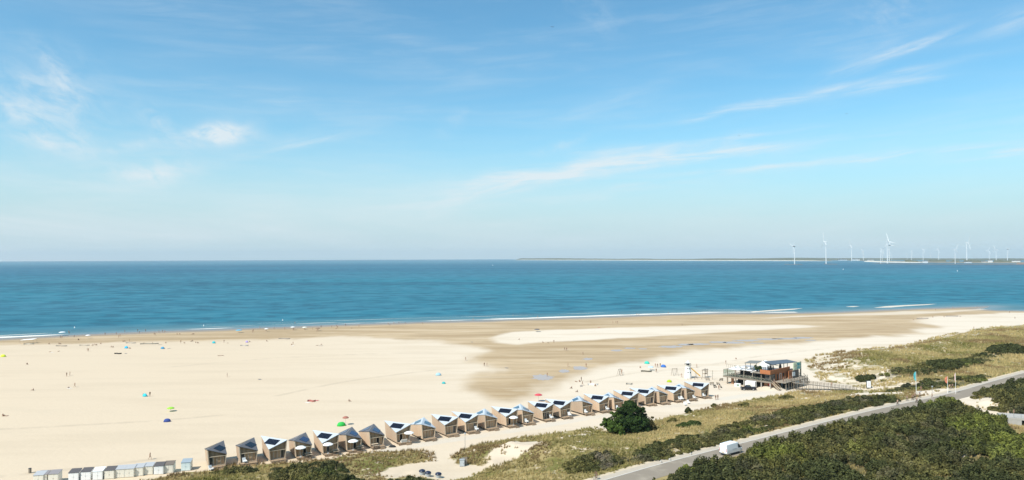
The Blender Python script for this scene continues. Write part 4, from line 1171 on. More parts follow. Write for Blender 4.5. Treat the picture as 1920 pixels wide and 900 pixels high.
# tower part at the right with poster board
B('side_block', cmat((.13, .105, .085), 'stained_wood'), ((14.6, -.2, 4.4), (4.2, 2.6, 2.9)))
B('corner_post', M_['greywood'], ((17.9, -1.5, 4.4), (.4, .4, 8.8)))
pbm = B('poster_board', cmat((.62, .68, .45), 'print'), ((15.1, -1.62, 7.4), (5.1, .16, 2.7)))
m, t, b, out = new_mat('teal_poster_print'); tc = t.node('ShaderNodeTexCoord'); n1 = t.noise(tc.outputs['Object'], .6, 4, .6, .6)
t.l.new(t.mix(t.ramp(n1, .4, .6), (.03, .30, .34), (.45, .60, .45)), b.inputs['Base Color'])
B('poster', m, ((16.1, -1.72, 7.4), (2.7, .04, 2.3)), parent=pbm)
m, t, b, out = new_mat('pale_poster_print'); tc = t.node('ShaderNodeTexCoord'); n1 = t.noise(tc.outputs['Object'], 2.2, 3, .6)
t.l.new(t.mix(t.ramp(n1, .55, .6), (.70, .72, .52), (.12, .22, .12)), b.inputs['Base Color'])
B('poster', m, ((13.75, -1.72, 7.4), (1.7, .04, 2.3)), parent=pbm)
B('notice_board', M_['white'], ((12.9, -1.58, 4.55), (1.9, .08, 1.5)))
# lean-to roofs and white sail over the roof deck
s = MB(); s.slab([(4.0, 1.0, 8.9), (17.6, -.6, 8.5), (17.6, 3.2, 9.0), (4.0, 4.2, 9.7)], .16, (0, -.2, 1)); s.build('dark_roof', cmat((.10, .12, .14), 'roof', .6), pv)
for x, y, h in ((4.4, 1.3, 2.7), (10.8, .8, 2.6), (17.2, 2.8, 2.85), (4.4, 3.9, 3.5)): B('roof_post', M_['greywood'], ((x, y, 6.0 + h / 2), (.16, .16, h)))
s = MB(); n = 8
rows = []
for j in range(5):
    q = j / 4
    rows.append([(2.2 + 8.0 * i / n, 2.0 + 3.0 * q, 7.2 + 2.6 * math.sin(math.pi * .5 * (1 - abs(i / n - .45) * 1.6)) * (.65 + .35 * q) - .5 * math.sin(math.pi * i / n) * (1 - q)) for i in range(n + 1)])
vs = [p for r in rows for p in r]; fs = [(j * (n + 1) + i, j * (n + 1) + i + 1, (j + 1) * (n + 1) + i + 1, (j + 1) * (n + 1) + i) for j in range(4) for i in range(n)]
s.add(vs, fs); so = s.build('shade_sail', M_['cloth_white'], pv, smooth=True); md = so.modifiers.new('thick', 'SOLIDIFY'); md.thickness = .06
B('sail_mast', M_['grey_plastic'], ((2.2, 2.0, 7.4), (.14, .14, 3.0)), ((5.0, 4.8, 7.9), (.14, .14, 4.0)))
s = MB(); s.slab([(1.0, 5.2, 9.2), (4.2, 5.0, 9.8), (4.2, 9.4, 9.4), (1.0, 9.6, 8.8)], .14, (-.2, 0, 1)); s.build('canopy_roof', cmat((.19, .19, .17), 'roof', .7), pv)
for x, y in ((1.2, 5.4), (1.2, 9.3), (4.0, 5.3), (4.0, 9.1)): B('roof_post', M_['greywood'], ((x, y, 7.5), (.13, .13, 3.0)))
# roof railing with glass at the left
mb = MB()
for k in range(14): mb.box((1.6, 6.6 + k * .78, 6.7), (.05, .05, 1.2))
mb.box((1.6, 11.6, 7.3), (.06, 10.4, .06)); mb.build('roof_railing', M_['greywood'], pv)
# stair in front of the corner, and the flight at the right end
mb = MB()
for k in range(9): mb.box((1.2, -.35 - .30 * k, 2.75 - .30 * k), (1.5, .34, .06))
for x in (.42, 1.98): mb.tube((x, -.2, 2.8), (x, -3.0, .0), .07, n=4); mb.tube((x, -.2, 3.7), (x, -3.0, .9), .045, n=4)
mb.build('front_stair', M_['beam'], pv)
mb = MB()
for k in range(12): mb.box((18.4 + .34 * k, -1.6, 3.2 - .26 * k), (.36, 1.6, .06))
for y in (-2.4, -.8):
    mb.tube((18.2, y, 3.3), (22.5, y, .1), .08, n=4); mb.tube((18.2, y, 4.3), (22.5, y, 1.1), .06, n=4)
    for k in range(5): mb.tube((18.4 + k, y, 3.2 - .75 * k), (18.4 + k, y, 4.2 - .75 * k), .04, n=4)
mb.build('side_stair', M_['greywood'], pv)
B('entrance_deck', M_['timberdeck'], ((9.8, -2.2, 2.86), (15.5, 4.0, .2)))
mb = MB()
for k in range(9): mb.box((2.6 + k * 1.85, -4.1, 1.4), (.2, .2, 2.8)); mb.box((2.6 + k * 1.85, -4.15, 3.5), (.09, .09, 1.1))
mb.box((10.0, -4.15, 4.0), (15.2, .08, .07)); mb.box((10.0, -4.15, 3.45), (15.2, .05, .05)); mb.build('deck_railing', M_['greywood'], pv)
B('under_deck_shade', M_['dark'], ((10.2, -1.2, 1.35), (8, .3, 2.6)))  # black slab painted as the shade beneath the entrance deck

# terrace furniture, potted trees
def make_pot(h):
    root = empty('potted_tree'); a = MB(); a.lathe([(.26, 0), (.36, .55), (.32, .56)]); a.build('pot', M_['grey_plastic'], root)
    a = MB(); a.tube((0, 0, .5), (0, 0, h * .6), .04); a.build('trunk', M_['bark'], root)
    k = 7; rg = np.random.default_rng(int(h * 10)); x = rg.normal(0, .35, k); y = rg.normal(0, .35, k); z_ = h * .65 + rg.normal(0, .35, k)
    leaf_obj('crown', [leaf_cloud(x, y, z_, np.full(k, .5), np.full(k, .5), np.full(k, .5), 70, .22, np.array([.05, .075, .02])[None] * rg.uniform(.6, 1.5, (k, 1)), seed=3)], root)
    return root
pv.scale = (1.1, 1.1, .96)
def PV(x, y, zz): return O + Matrix.Rotation(PRZ, 3, 'Z') @ Vector((x * 1.1, y * 1.1, zz * .96))
for x, y, h, lab in ((1.0, 5.0, 2.2, 'potted olive tree on the pavilion roof deck'), (.9, 3.9, 1.9, 'shorter potted tree on the roof deck beside the olive tree')):
    o = make_pot(h); o.location = PV(x, y, 6.03); tag(o, lab, 'potted tree', 'potted trees on the roof deck')
M_['darkcloth'] = cmat((.02, .022, .024), 'cloth')
def make_closed_parasol():
    root = empty('closed_parasol'); a = MB(); a.lathe([(.30, .9), (.34, 1.3), (.16, 2.3), (.03, 2.9)], n=8); a.build('folded_canopy', M_['darkcloth'], root)
    a = MB(); a.tube((0, 0, 0), (0, 0, 1.0), .04); a.build('pole', M_['greymetal'], root); a = MB(); a.box((0, 0, .05), (.7, .7, .1)); a.build('base', M_['concrete'], root); return root
cp = make_closed_parasol()
for k, (x, y) in enumerate(((.7, .9), (1.4, .8), (2.1, .9), (2.9, 1.1), (3.8, .9), (8.0, .8), (8.9, .9))):
    o = cp if k == 0 else dup(cp); o.location = PV(x, y, 6.03); tag(o, 'folded black parasol standing behind the rust red parapet of the pavilion', 'parasol', 'folded black parasols on the roof deck')
def make_set():
    root = empty('terrace_table'); a = MB(); a.box((0, 0, .74), (.8, .8, .05)); a.build('tabletop', cmat((.30, .28, .22), 'wood'), root); a = MB(); a.tube((0, 0, 0), (0, 0, .72), .05); a.lathe([(.25, 0), (.22, .05)]); a.build('leg', M_['grey_plastic'], root); return root
def make_seat(c):
    root = empty('terrace_chair'); a = MB(); a.box((0, 0, .45), (.46, .46, .06)); a.build('seat', cmat(c), root); a = MB(); a.box((0, .22, .72), (.46, .05, .5)); a.build('backrest', cmat(c), root)
    a = MB()
    for x in (-.2, .2):
        for y in (-.2, .2): a.box((x, y, .21), (.04, .04, .42))
    a.build('leg', M_['grey_plastic'], root); return root
tb = make_set(); c1 = make_seat((.34, .38, .28)); c2 = make_seat((.5, .47, .38))
ft, fc = [True], {0: True, 1: True}
for i in range(8):
    for j in range(2):
        x = .9 + j * 1.45; y = .9 + i * 1.95
        o = tb if ft[0] else dup(tb); ft[0] = False
        o.location = PV(x, y, 2.99); o.rotation_euler = (0, 0, PRZ); tag(o, 'square table under the white awnings of the pavilion terrace', 'table', 'terrace tables under the awnings')
        for s in (-1, 1):
            q = (i + j) % 2; base = c1 if q == 0 else c2
            o = base if fc[q] else dup(base); fc[q] = False
            o.location = PV(x, y + s * .62, 2.99); o.rotation_euler = (0, 0, PRZ + (0 if s > 0 else math.pi)); tag(o, ('greenish' if q == 0 else 'beige') + ' chair at a table under the white awnings of the pavilion terrace', 'chair', ('greenish' if q == 0 else 'beige') + ' terrace chairs')
for k in range(7):
    o = dup(c2); o.location = PV(2.4 + (k % 2) * .9, 7.2 + k * 1.1, 6.1); o.rotation_euler = (0, 0, PRZ + k); tag(o, 'beige chair on the open roof deck behind the glass railing', 'chair', 'beige roof deck chairs')

# container, boardwalk, clutter by the pavilion
o = empty('box_trailer', G(1408, 728.0), R(-38)); tag(o, 'white box trailer standing behind the black pickup', 'trailer')
a = MB(); a.box((0, 0, 1.45), (3.6, 2.0, 2.2)); a.build('body', M_['white'], o, bevel=.04)
a = MB(); a.box((0, -1.012, 1.4), (1.5, .02, 1.7)); a.build('hatch', M_['cream'], o)
for x in (-.5, .5): wheel(o, x, -.95, .32, .2); wheel(o, x, .95, .32, .2)
o = empty('kiosk', G(1383, 724.5), R(-30)); tag(o, 'small white kiosk box left of the black pickup', 'kiosk')
a = MB(); a.box((0, 0, .55), (2.2, .9, 1.1)); a.build('body', M_['white'], o, bevel=.04); a = MB(); a.box((.2, -.46, .55), (1.0, .03, .7)); a.build('front_panel', cmat((.25, .33, .25), 'print'), o)

# boardwalk ramp from the entrance deck to the dune
A_ = PV(17.0, -3.4, 2.9); E_ = G(1604, 731.5); E_ = Vector((E_.x, E_.y, E_.z + .15)); S_ = PV(6.0, -4.6, 2.75)
bw_ = empty('boardwalk_ramp', S_); tag(bw_, 'long grey timber ramp with railings leading from the pavilion to the dune', 'boardwalk')
d = (E_ - S_); L = Vector((d.x, d.y, 0)).length; ex = Vector((d.x, d.y, 0)) / L; ey = Vector((-ex.y, ex.x, 0))
def RP(s, w, h, L=L, ex=ex, ey=ey, dz=d.z):
    q = ex * (s * L) + ey * w; q.z = dz * s + h; return q
mb = MB(); mb.slab([RP(0, -1, 0), RP(1, -1, 0), RP(1, 1, 0), RP(0, 1, 0)], .12, (0, 0, 1)); mb.build('deck', M_['timberdeck'], bw_)
for w in (-1.0, 1.0):
    mb = MB()
    for h in (.55, 1.05): mb.tube(RP(0, w, h), RP(1, w, h), .05, n=4)
    nn = 17
    for k in range(nn + 1):
        s = k / nn; g_ = hz(S_.x + RP(s, w, 0).x, S_.y + RP(s, w, 0).y) - S_.z
        q = RP(s, w, 1.12); mb.tube((q.x, q.y, min(g_ - .1, q.z - 1.3)), q, .075, n=4)
    mb.build('railing', M_['greywood'], bw_)

# post fence along the sand right of the ramp, and the loose posts
fe = empty('post_fence', G(1592, 731)); tag(fe, 'low wooden post fence where the ramp meets the dune', 'fence')
mb = MB()
for k in range(6):
    q = G(1592 + k * 7, 731 - k * .4) - fe.location; mb.tube((q.x, q.y, q.z - .2), (q.x, q.y, q.z + 1.0), .08, n=5)
mb.build('post', M_['greywood'], fe)

# ------------------------------------------------------------------ playground
lh = empty('play_lighthouse', G(1290, 709.5), .3); tag(lh, 'white play lighthouse with dark lantern gallery and yellow slide', 'play tower')
mb = MB(); mb.lathe([(1.35, 0), (1.28, 1.8), (1.12, 3.8), (1.0, 4.9)], n=16); mb.build('tower', M_['white'], lh, smooth=False)
mb = MB(); mb.lathe([(1.25, 4.9), (1.25, 5.05), (.85, 5.06)], n=16); mb.build('gallery', M_['cream'], lh)
mb = MB()
for k in range(12):
    a = k * math.pi / 6; mb.tube((1.18 * math.cos(a), 1.18 * math.sin(a), 5.04), (1.18 * math.cos(a), 1.18 * math.sin(a), 5.75), .04, n=4)
for k in range(12):
    a, b_ = k * math.pi / 6, (k + 1) * math.pi / 6; mb.tube((1.18 * math.cos(a), 1.18 * math.sin(a), 5.75), (1.18 * math.cos(b_), 1.18 * math.sin(b_), 5.75), .04, n=4)
mb.build('railing', M_['grey_plastic'], lh)
mb = MB(); mb.lathe([(.62, 5.05), (.62, 6.0)], n=10); mb.build('lantern', M_['glass'], lh)
mb = MB(); mb.lathe([(.85, 6.0), (.4, 6.5), (.05, 6.9), (.04, 7.4)], n=10); mb.build('roof', M_['white'], lh)
for a, zz in ((-1.3, 2.4), (-2.1, 2.4), (-1.5, 3.9), (-2.2, 3.9)):
    r = 1.22 - (zz - 2.4) * .07; mb = MB(); mb.tube((r * math.cos(a) * .95, r * math.sin(a) * .95, zz), (r * math.cos(a) * 1.04, r * math.sin(a) * 1.04, zz), .24, n=12); mb.build('porthole', M_['dark'], lh)
sl = MB(); a0 = Vector((1.1, -.1, 4.0)); a1 = Vector((4.9, -.7, .7)); dn = Vector((.15, 1, 0)).normalized()
for w0, w1, hh in ((-.38, .38, 0),): sl.slab([a0 + dn * w0, a1 + dn * w0, a1 + dn * w1, a0 + dn * w1], .07, (.5, 0, .85))
for w in (-.42, .42): sl.slab([a0 + dn * w + Vector((0, 0, .3)), a1 + dn * w + Vector((0, 0, .3)), a1 + dn * w, a0 + dn * w], .06, dn)
sl.build('slide', M_['yellow'], lh)
mb = MB(); 
for y in (-.5, .3): mb.tube((3.2, y - .4, 0), (3.2, y - .4, 2.2), .06, n=5)
mb.build('slide_support', M_['greywood'], lh)
def frame_swing(px, py, w, h, rz, lab):
    o = empty('swing_frame', G(px, py), rz); tag(o, lab, 'swing')
    mb = MB()
    for x in (-w / 2, w / 2):
        for y in (-.9, .9): mb.tube((x, y, 0), (x, 0, h), .06, n=5)
    mb.tube((-w / 2 - .15, 0, h), (w / 2 + .15, 0, h), .07, n=6); mb.build('frame', M_['greywood'], o)
    for x in (-w / 5, w / 5):
        s = MB(); s.box((x, 0, .55), (.5, .2, .05))
        for k in (-.22, .22): s.tube((x + k, 0, .55), (x + k, 0, h - .05), .015, n=3)
        s.build('swing_seat', M_['grey_plastic'], o)
    return o
frame_swing(1162, 704.5, 1.6, 2.6, .9, 'narrow wooden swing frame alone on the sand, beyond the cabin row')
frame_swing(1265, 704, 2.2, 2.8, .35, 'wooden swing frame just left of the white lighthouse')
o = empty('climbing_tower', G(1322, 708), .5); tag(o, 'brown timber climbing tower right of the yellow slide', 'climbing frame')
mb = MB()
for x in (-.7, .7):
    for y in (-.7, .7): mb.tube((x, y, 0), (x, y, 3.6 if x > 0 else 2.9), .09, n=5)
mb.build('post', M_['greywood'], o); mb = MB(); mb.box((0, 0, 1.5), (1.5, 1.5, .1)); mb.build('platform', M_['decking'], o)
mb = MB(); 
for zz in (1.9, 2.3, 2.7): mb.box((0, -.76, zz), (1.5, .05, .2))
mb.build('side_board', M_['decking'], o)
mb = MB(); mb.slab([(-.95, -.9, 2.95), (.95, -.9, 3.3), (.95, .9, 3.3), (-.95, .9, 2.95)], .08, (-.2, 0, 1)); mb.build('roof', M_['greywood'], o)
o = empty('rope_bridge', G(1309, 711.5), .1); tag(o, 'low timber balance beam course below the yellow slide', 'balance course')
mb = MB()
for k in range(7): mb.tube((-4.2 + k * 1.4, .3 * (k % 2), -.1), (-4.2 + k * 1.4, .3 * (k % 2), 1.0), .08, n=5)
mb.build('post', M_['greywood'], o)
mb = MB()
for k in range(6): mb.tube((-4.2 + k * 1.4, .3 * (k % 2), .55 + .2 * (k % 2)), (-4.2 + (k + 1) * 1.4, .3 * ((k + 1) % 2), .55), .06, n=5)
mb.build('beam', M_['greywood'], o)
o = empty('play_pole', G(1336, 712)); tag(o, 'tall thin timber pole between playground and pavilion', 'pole')
mb = MB(); mb.tube((0, 0, -.2), (0, 0, 3.6), .08); mb.build('post', M_['greywood'], o); mb = MB(); mb.box((0, 0, 2.4), (.7, .08, .5)); mb.build('board', M_['cream'], o)
# bike racks / loungers between playground and pavilion
lg_ = None
for k, (px, py) in enumerate(((1335, 722), (1341, 727), (1352, 727), (1347, 722), (1327, 714), (1352, 714))):
    if lg_ is None:
        lg_ = empty('beach_bench'); a = MB(); a.box((0, 0, .45), (1.6, .45, .06)); a.build('seat', M_['greywood'], lg_); a = MB(); a.box((0, .26, .75), (1.6, .06, .45)); a.build('backrest', M_['greywood'], lg_)
        a = MB()
        for x in (-.6, .6): a.box((x, 0, .2), (.08, .4, .42)); 
        a.build('leg', M_['grey_plastic'], lg_); o = lg_
    else: o = dup(lg_)
    o.location = G(px, py); o.rotation_euler = (0, 0, .7 * k); tag(o, 'grey timber bench on the sand between the playground and the pavilion', 'bench', 'benches beside the pavilion')

# ------------------------------------------------------------------ street furniture
o = empty('lamp_post', G(872, 842)); tag(o, 'slender grey lamp post beside the sandy track below the cabins', 'lamp post')
mb = MB(); mb.tube((0, 0, -.2), (0, 0, 3.6), .06, .045, 8); mb.build('pole', M_['steel'], o); mb = MB(); mb.lathe([(.05, 3.55), (.20, 3.62), (.22, 3.85), (.05, 4.0)], n=8); mb.build('lamp_head', M_['greymetal'], o)
o = empty('utility_cabinet', G(866.5, 874.5), .15); tag(o, 'grey utility cabinet at the corner of the sandy pad', 'cabinet')
mb = MB(); mb.box((0, 0, .80), (1.05, .8, 1.45)); mb.build('body', M_['greymetal'], o, bevel=.03)
mb = MB(); mb.box((0, -.412, .8), (.85, .02, 1.25)); d = mb.build('door', cmat((.5, .53, .54), 'enamel', .4), o); mb = MB(); mb.box((.3, -.44, .8), (.04, .04, .2)); mb.build('handle', M_['grey_plastic'], d)
mb = MB(); mb.box((0, 0, 1.56), (1.15, .9, .07)); mb.build('lid', M_['greymetal'], o); mb = MB(); mb.box((.55, .55, .95), (1.3, .08, 1.9)); mb.build('back_board', M_['greywood'], o); mb = MB(); mb.box((0, 0, .03), (1.2, .95, .1)); mb.build('plinth', M_['concrete'], o)
bin_ = None
for px, py, lab in ((791.5, 886, 'navy domed waste container, left of three beside the sand pad'), (802.5, 889.5, 'navy domed waste container, middle of three beside the sand pad'), (822, 892, 'navy domed waste container standing apart at the right of three')):
    if bin_ is None:
        bin_ = empty('waste_container'); mb = MB(); mb.lathe([(.62, 0), (.72, .75), (.74, .8)], n=16); mb.build('body', M_['greymetal'], bin_)
        mb = MB(); mb.lathe([(.80, .80), (.80, .92), (.66, 1.12), (.35, 1.26), (.05, 1.30)], n=16); mb.build('lid', M_['darkblue'], bin_, smooth=True); o = bin_
    else: o = dup(bin_)
    o.location = G(px, py + 4); o.scale = (.9, .9, .9); tag(o, lab, 'waste container', 'domed waste containers')
o = empty('litter_bin', G(56, 887)); tag(o, 'small brown litter bin alone on the sand at the bottom left', 'litter bin')
mb = MB(); mb.lathe([(.30, 0), (.30, .95), (.26, 1.0)], n=12); mb.build('body', M_['greywood'], o); mb = MB(); mb.lathe([(.33, 1.0), (.31, 1.08), (.1, 1.12)], n=12); mb.build('lid', M_['grey_plastic'], o)
o = empty('information_board', G(1629, 729), .0); tag(o, 'white information board in a dark frame on the dune edge', 'sign board')
mb = MB(); mb.box((0, 0, 1.5), (1.7, .18, 2.7)); mb.build('frame', M_['grey_plastic'], o); mb = MB(); mb.box((0, -.10, 1.55), (1.4, .04, 2.35)); bd = mb.build('panel', M_['cloth_white'], o)
mb = MB()
for k in range(3): mb.box((0, -.124, 2.0 - k * .45), (.6 - .15 * (k % 2), .008, .16))
mb.build('print', cmat((.55, .40, .48), 'print'), bd)
def flag(px, py, h, col, lab, name='beach_flag', w=.55, h0=.35):
    o = empty(name, G(px, py)); tag(o, lab, 'flag'); mb = MB(); mb.tube((0, 0, -.2), (0, 0, h), .07, .04, 6); mb.build('pole', M_['white'], o)
    if col is not None:
        mb = MB(); n = 8; L_ = []; R_ = []
        for k in range(n + 1):
            zz = h * (1 - (1 - h0) * k / n * 0.62); L_.append((-.06, 0, zz)); R_.append((-.06 - w * math.sin(math.pi * (.12 + .8 * k / n)), .06 * math.sin(k * 1.3), zz - .1))
        mb.add(L_ + R_, [(k, k + 1, n + 2 + k, n + 1 + k) for k in range(n)]); f = mb.build('banner', cmat(col), o); s = f.modifiers.new('thick', 'SOLIDIFY'); s.thickness = .02
    return o
flag(1718, 739, 7.2, (.07, .42, .45), 'tall turquoise beach flag at the road junction', w=.75)
flag(1777, 737, 5.4, (.65, .22, .12), 'orange banner flag right of the junction', w=.9)
flag(1792, 738, 6.6, (.68, .45, .38), 'tall white pole with a narrow faded banner beside the road', w=.35)
o = empty('road_sign', G(1748, 737)); tag(o, 'small signpost on the far kerb of the junction', 'signpost')
mb = MB(); mb.tube((0, 0, -.2), (0, 0, 2.4), .05); mb.build('pole', M_['steel'], o); mb = MB(); mb.box((0, -.06, 2.1), (.5, .04, .35)); mb.build('panel', M_['greymetal'], o)
# rough stone kerb markers on the pale path
ks = None
for px, py in ((1239, 868), (1256, 863.5), (1295, 853.5)):
    if ks is None:
        ks = empty('kerb_marker'); mb = MB(); mb.lathe([(.28, 0), (.30, .2), (.2, .42), (.05, .5)], n=7); mb.build('block', M_['concrete'], ks); o = ks
    else: o = dup(ks)
    o.location = G(px, py); tag(o, 'small grey marker block on the pale path beside the asphalt', 'marker', 'marker blocks on the pale path')

# bunker at the right border
bk = empty('concrete_bunker', G(1897, 797), R(-18)); tag(bk, 'weathered concrete bunker with dark opening below the sand mound', 'bunker')
mb = MB(); mb.box((6.0, 3.0, 1.6), (15, 6, .5)); mb.build('roof_slab', M_['concrete'], bk)
for x in (.2, 11.5):
    mb = MB(); mb.box((x, 2.2, .4), (4.1, 4.4, 1.95)); mb.build('wall', M_['concrete'], bk)
mb = MB(); mb.box((6, 4.0, .4), (7.4, .2, 1.9)); mb.build('opening', M_['dark'], bk)  # near-black slab painted as the shade within the bunker mouth
mb = MB()
for k in range(9): mb.tube((-1 + k * 1.6, .25, 1.84), (-1 + k * 1.6, .25, 2.85), .05, n=5)
mb.tube((-1, .25, 2.85), (12, .25, 2.85), .05, n=5); mb.tube((-1, .25, 2.35), (12, .25, 2.35), .035, n=5); mb.build('railing', M_['steel'], bk)

# ------------------------------------------------------------------ people
POSES = {
 'stand': dict(pel=(0, 0, .95), spi=(0, .01, 1.18), che=(0, .01, 1.40), nec=(0, 0, 1.53), hea=(0, -.02, 1.63), top=(0, -.01, 1.72),
    sL=(.18, .01, 1.42), eL=(.25, .03, 1.14), hL=(.27, -.05, .90), sR=(-.18, .01, 1.42), eR=(-.24, .04, 1.14), hR=(-.23, -.08, .91),
    pL=(.10, 0, .90), kL=(.11, -.03, .50), aL=(.12, .02, .09), tL=(.14, -.14, .035), pR=(-.10, 0, .90), kR=(-.12, -.02, .50), aR=(-.14, .03, .09), tR=(-.17, -.13, .035)),
 'walk': dict(pel=(0, 0, .93), spi=(0, -.02, 1.16), che=(0, -.04, 1.38), nec=(0, -.06, 1.51), hea=(0, -.09, 1.61), top=(0, -.09, 1.70),
    sL=(.18, -.04, 1.40), eL=(.24, .14, 1.15), hL=(.25, .16, .90), sR=(-.18, -.04, 1.40), eR=(-.24, -.14, 1.14), hR=(-.22, -.34, .98),
    pL=(.10, 0, .88), kL=(.10, -.22, .52), aL=(.10, -.30, .10), tL=(.11, -.46, .06), pR=(-.10, 0, .88), kR=(-.10, .08, .48), aR=(-.10, .36, .15), tR=(-.11, .26, .035)),
 'sit': dict(pel=(0, .1, .12), spi=(0, .17, .34), che=(0, .16, .56), nec=(0, .12, .68), hea=(0, .08, .78), top=(0, .08, .87),
    sL=(.18, .16, .57), eL=(.24, .02, .34), hL=(.16, -.22, .38), sR=(-.18, .16, .57), eR=(-.26, .10, .30), hR=(-.24, .24, .06),
    pL=(.10, .06, .12), kL=(.14, -.32, .44), aL=(.13, -.55, .09), tL=(.14, -.70, .035), pR=(-.10, .06, .12), kR=(-.15, -.34, .40), aR=(-.16, -.60, .09), tR=(-.18, -.75, .035)),
 'lie': dict(pel=(0, 0, .13), spi=(0, .24, .13), che=(0, .46, .14), nec=(0, .60, .15), hea=(0, .71, .15), top=(0, .80, .15),
    sL=(.18, .48, .13), eL=(.34, .30, .08), hL=(.30, .06, .06), sR=(-.18, .48, .13), eR=(-.36, .60, .08), hR=(-.22, .80, .08),
    pL=(.10, -.05, .12), kL=(.12, -.45, .16), aL=(.14, -.85, .08), tL=(.15, -.92, .18), pR=(-.10, -.05, .12), kR=(-.13, -.42, .30), aR=(-.15, -.72, .08), tR=(-.15, -.86, .05)),
 'cycle': dict(pel=(0, .22, .98), spi=(0, .12, 1.20), che=(0, -.02, 1.40), nec=(0, -.10, 1.51), hea=(0, -.15, 1.60), top=(0, -.15, 1.69),
    sL=(.18, -.02, 1.40), eL=(.24, -.20, 1.20), hL=(.24, -.42, 1.08), sR=(-.18, -.02, 1.40), eR=(-.24, -.20, 1.20), hR=(-.24, -.42, 1.08),
    pL=(.09, .20, .95), kL=(.10, -.18, .80), aL=(.10, -.02, .42), tL=(.11, -.16, .38), pR=(-.09, .20, .95), kR=(-.10, -.08, .58), aR=(-.10, .06, .18), tR=(-.11, -.08, .14)),
}
BONES = [('pel', 'spi', 1), ('spi', 'che', 1), ('che', 'nec', 0), ('nec', 'hea', 0), ('hea', 'top', 3), ('che', 'sL', 1), ('sL', 'eL', 1), ('eL', 'hL', 0), ('che', 'sR', 1), ('sR', 'eR', 1), ('eR', 'hR', 0),
         ('pel', 'pL', 2), ('pL', 'kL', 2), ('kL', 'aL', 0), ('aL', 'tL', 0), ('pel', 'pR', 2), ('pR', 'kR', 2), ('kR', 'aR', 0), ('aR', 'tR', 0)]
RAD = dict(pel=.145, spi=.135, che=.150, nec=.058, hea=.105, top=.075, sL=.072, eL=.048, hL=.04, sR=.072, eR=.048, hR=.04, pL=.095, kL=.062, aL=.042, tL=.035, pR=.095, kR=.062, aR=.042, tR=.035)
BASE = {}
def base_person(pose):
    if pose in BASE: return BASE[pose]
    J = POSES[pose]; names = list(J); idx = {n: i for i, n in enumerate(names)}
    me = bpy.data.meshes.new('body'); me.from_pydata([J[n] for n in names], [(idx[a], idx[b]) for a, b, _ in BONES], [])
    ob = bpy.data.objects.new('body_build', me); COL.objects.link(ob)
    md = ob.modifiers.new('skin', 'SKIN'); md.use_smooth_shade = True
    for n in names:
        sv = me.skin_vertices[0].data[idx[n]]; sv.radius = (RAD[n], RAD[n] * (.72 if n in ('pel', 'spi', 'che') else 1)); sv.use_root = n == 'pel'
    sb = ob.modifiers.new('sub', 'SUBSURF'); sb.levels = 1; sb.render_levels = 1
    dg = bpy.context.evaluated_depsgraph_get(); ev = ob.evaluated_get(dg)
    out = bpy.data.meshes.new_from_object(ev); bpy.data.objects.remove(ob); out.name = 'person'
    P = np.array([p.center for p in out.polygons]); best = np.full(len(P), 9e9); slot = np.zeros(len(P), int)
    for a, b_, s in BONES:
        A, B_ = np.array(J[a]), np.array(J[b_]); e = B_ - A
        t_ = np.clip((P - A) @ e / (e @ e), 0, 1); d = np.linalg.norm(P - A - t_[:, None] * e, axis=1) - .5 * (RAD[a] + RAD[b_])
        w = d < best; best[w] = d[w]; slot[w] = s
    up = np.array(J['top']) - np.array(J['nec']); up /= np.linalg.norm(up); back = np.cross(np.array([1.0, 0, 0]), up) * -1
    hv = (P - np.array(J['hea'])); head = np.linalg.norm(hv, axis=1) < .17
    slot[head] = np.where(hv[head] @ (up * .6 + np.array([0, .5, 0]) * (0 if pose == 'lie' else 1)) > .01, 3, 0)
    out.polygons.foreach_set('material_index', slot.astype(np.int32)); out.polygons.foreach_set('use_smooth', np.ones(len(P), bool))
    BASE[pose] = out; return out
PM = {}
SKIN = [(.30, .17, .11), (.36, .22, .15), (.22, .12, .08)]
HAIR = [(.05, .03, .02), (.16, .10, .05), (.34, .25, .13)]
SHIRTS = {'white': (.75, .74, .70), 'black': (.015, .015, .018), 'navy': (.02, .03, .08), 'red': (.50, .03, .03), 'pink': (.65, .28, .26), 'grey': (.16, .16, .16), 'blue': (.06, .18, .42), 'green': (.08, .16, .05), 'bare': None, 'orange': (.6, .2, .05)}
def person(px, py, pose, shirt, lower, label, group=None, yaw=None, loc=None):
    k = random.randrange(3); key = (pose, shirt, lower, k)
    if key not in PM:
        me = base_person(pose).copy(); me.materials.clear(); sk = SKIN[k]
        for c_, kd in ((sk, 'skin'), (SHIRTS[shirt] or sk, 'cloth'), (SHIRTS[lower] or sk, 'cloth'), (HAIR[random.randrange(3)], 'hair')): me.materials.append(cmat(c_, kd, .7))
        PM[key] = me
    o = bpy.data.objects.new('person', PM[key]); COL.objects.link(o)
    o.location = loc if loc is not None else G(px, py); o.rotation_euler = (0, 0, random.uniform(0, 6.28) if yaw is None else yaw)
    tag(o, label, 'person', group); return o

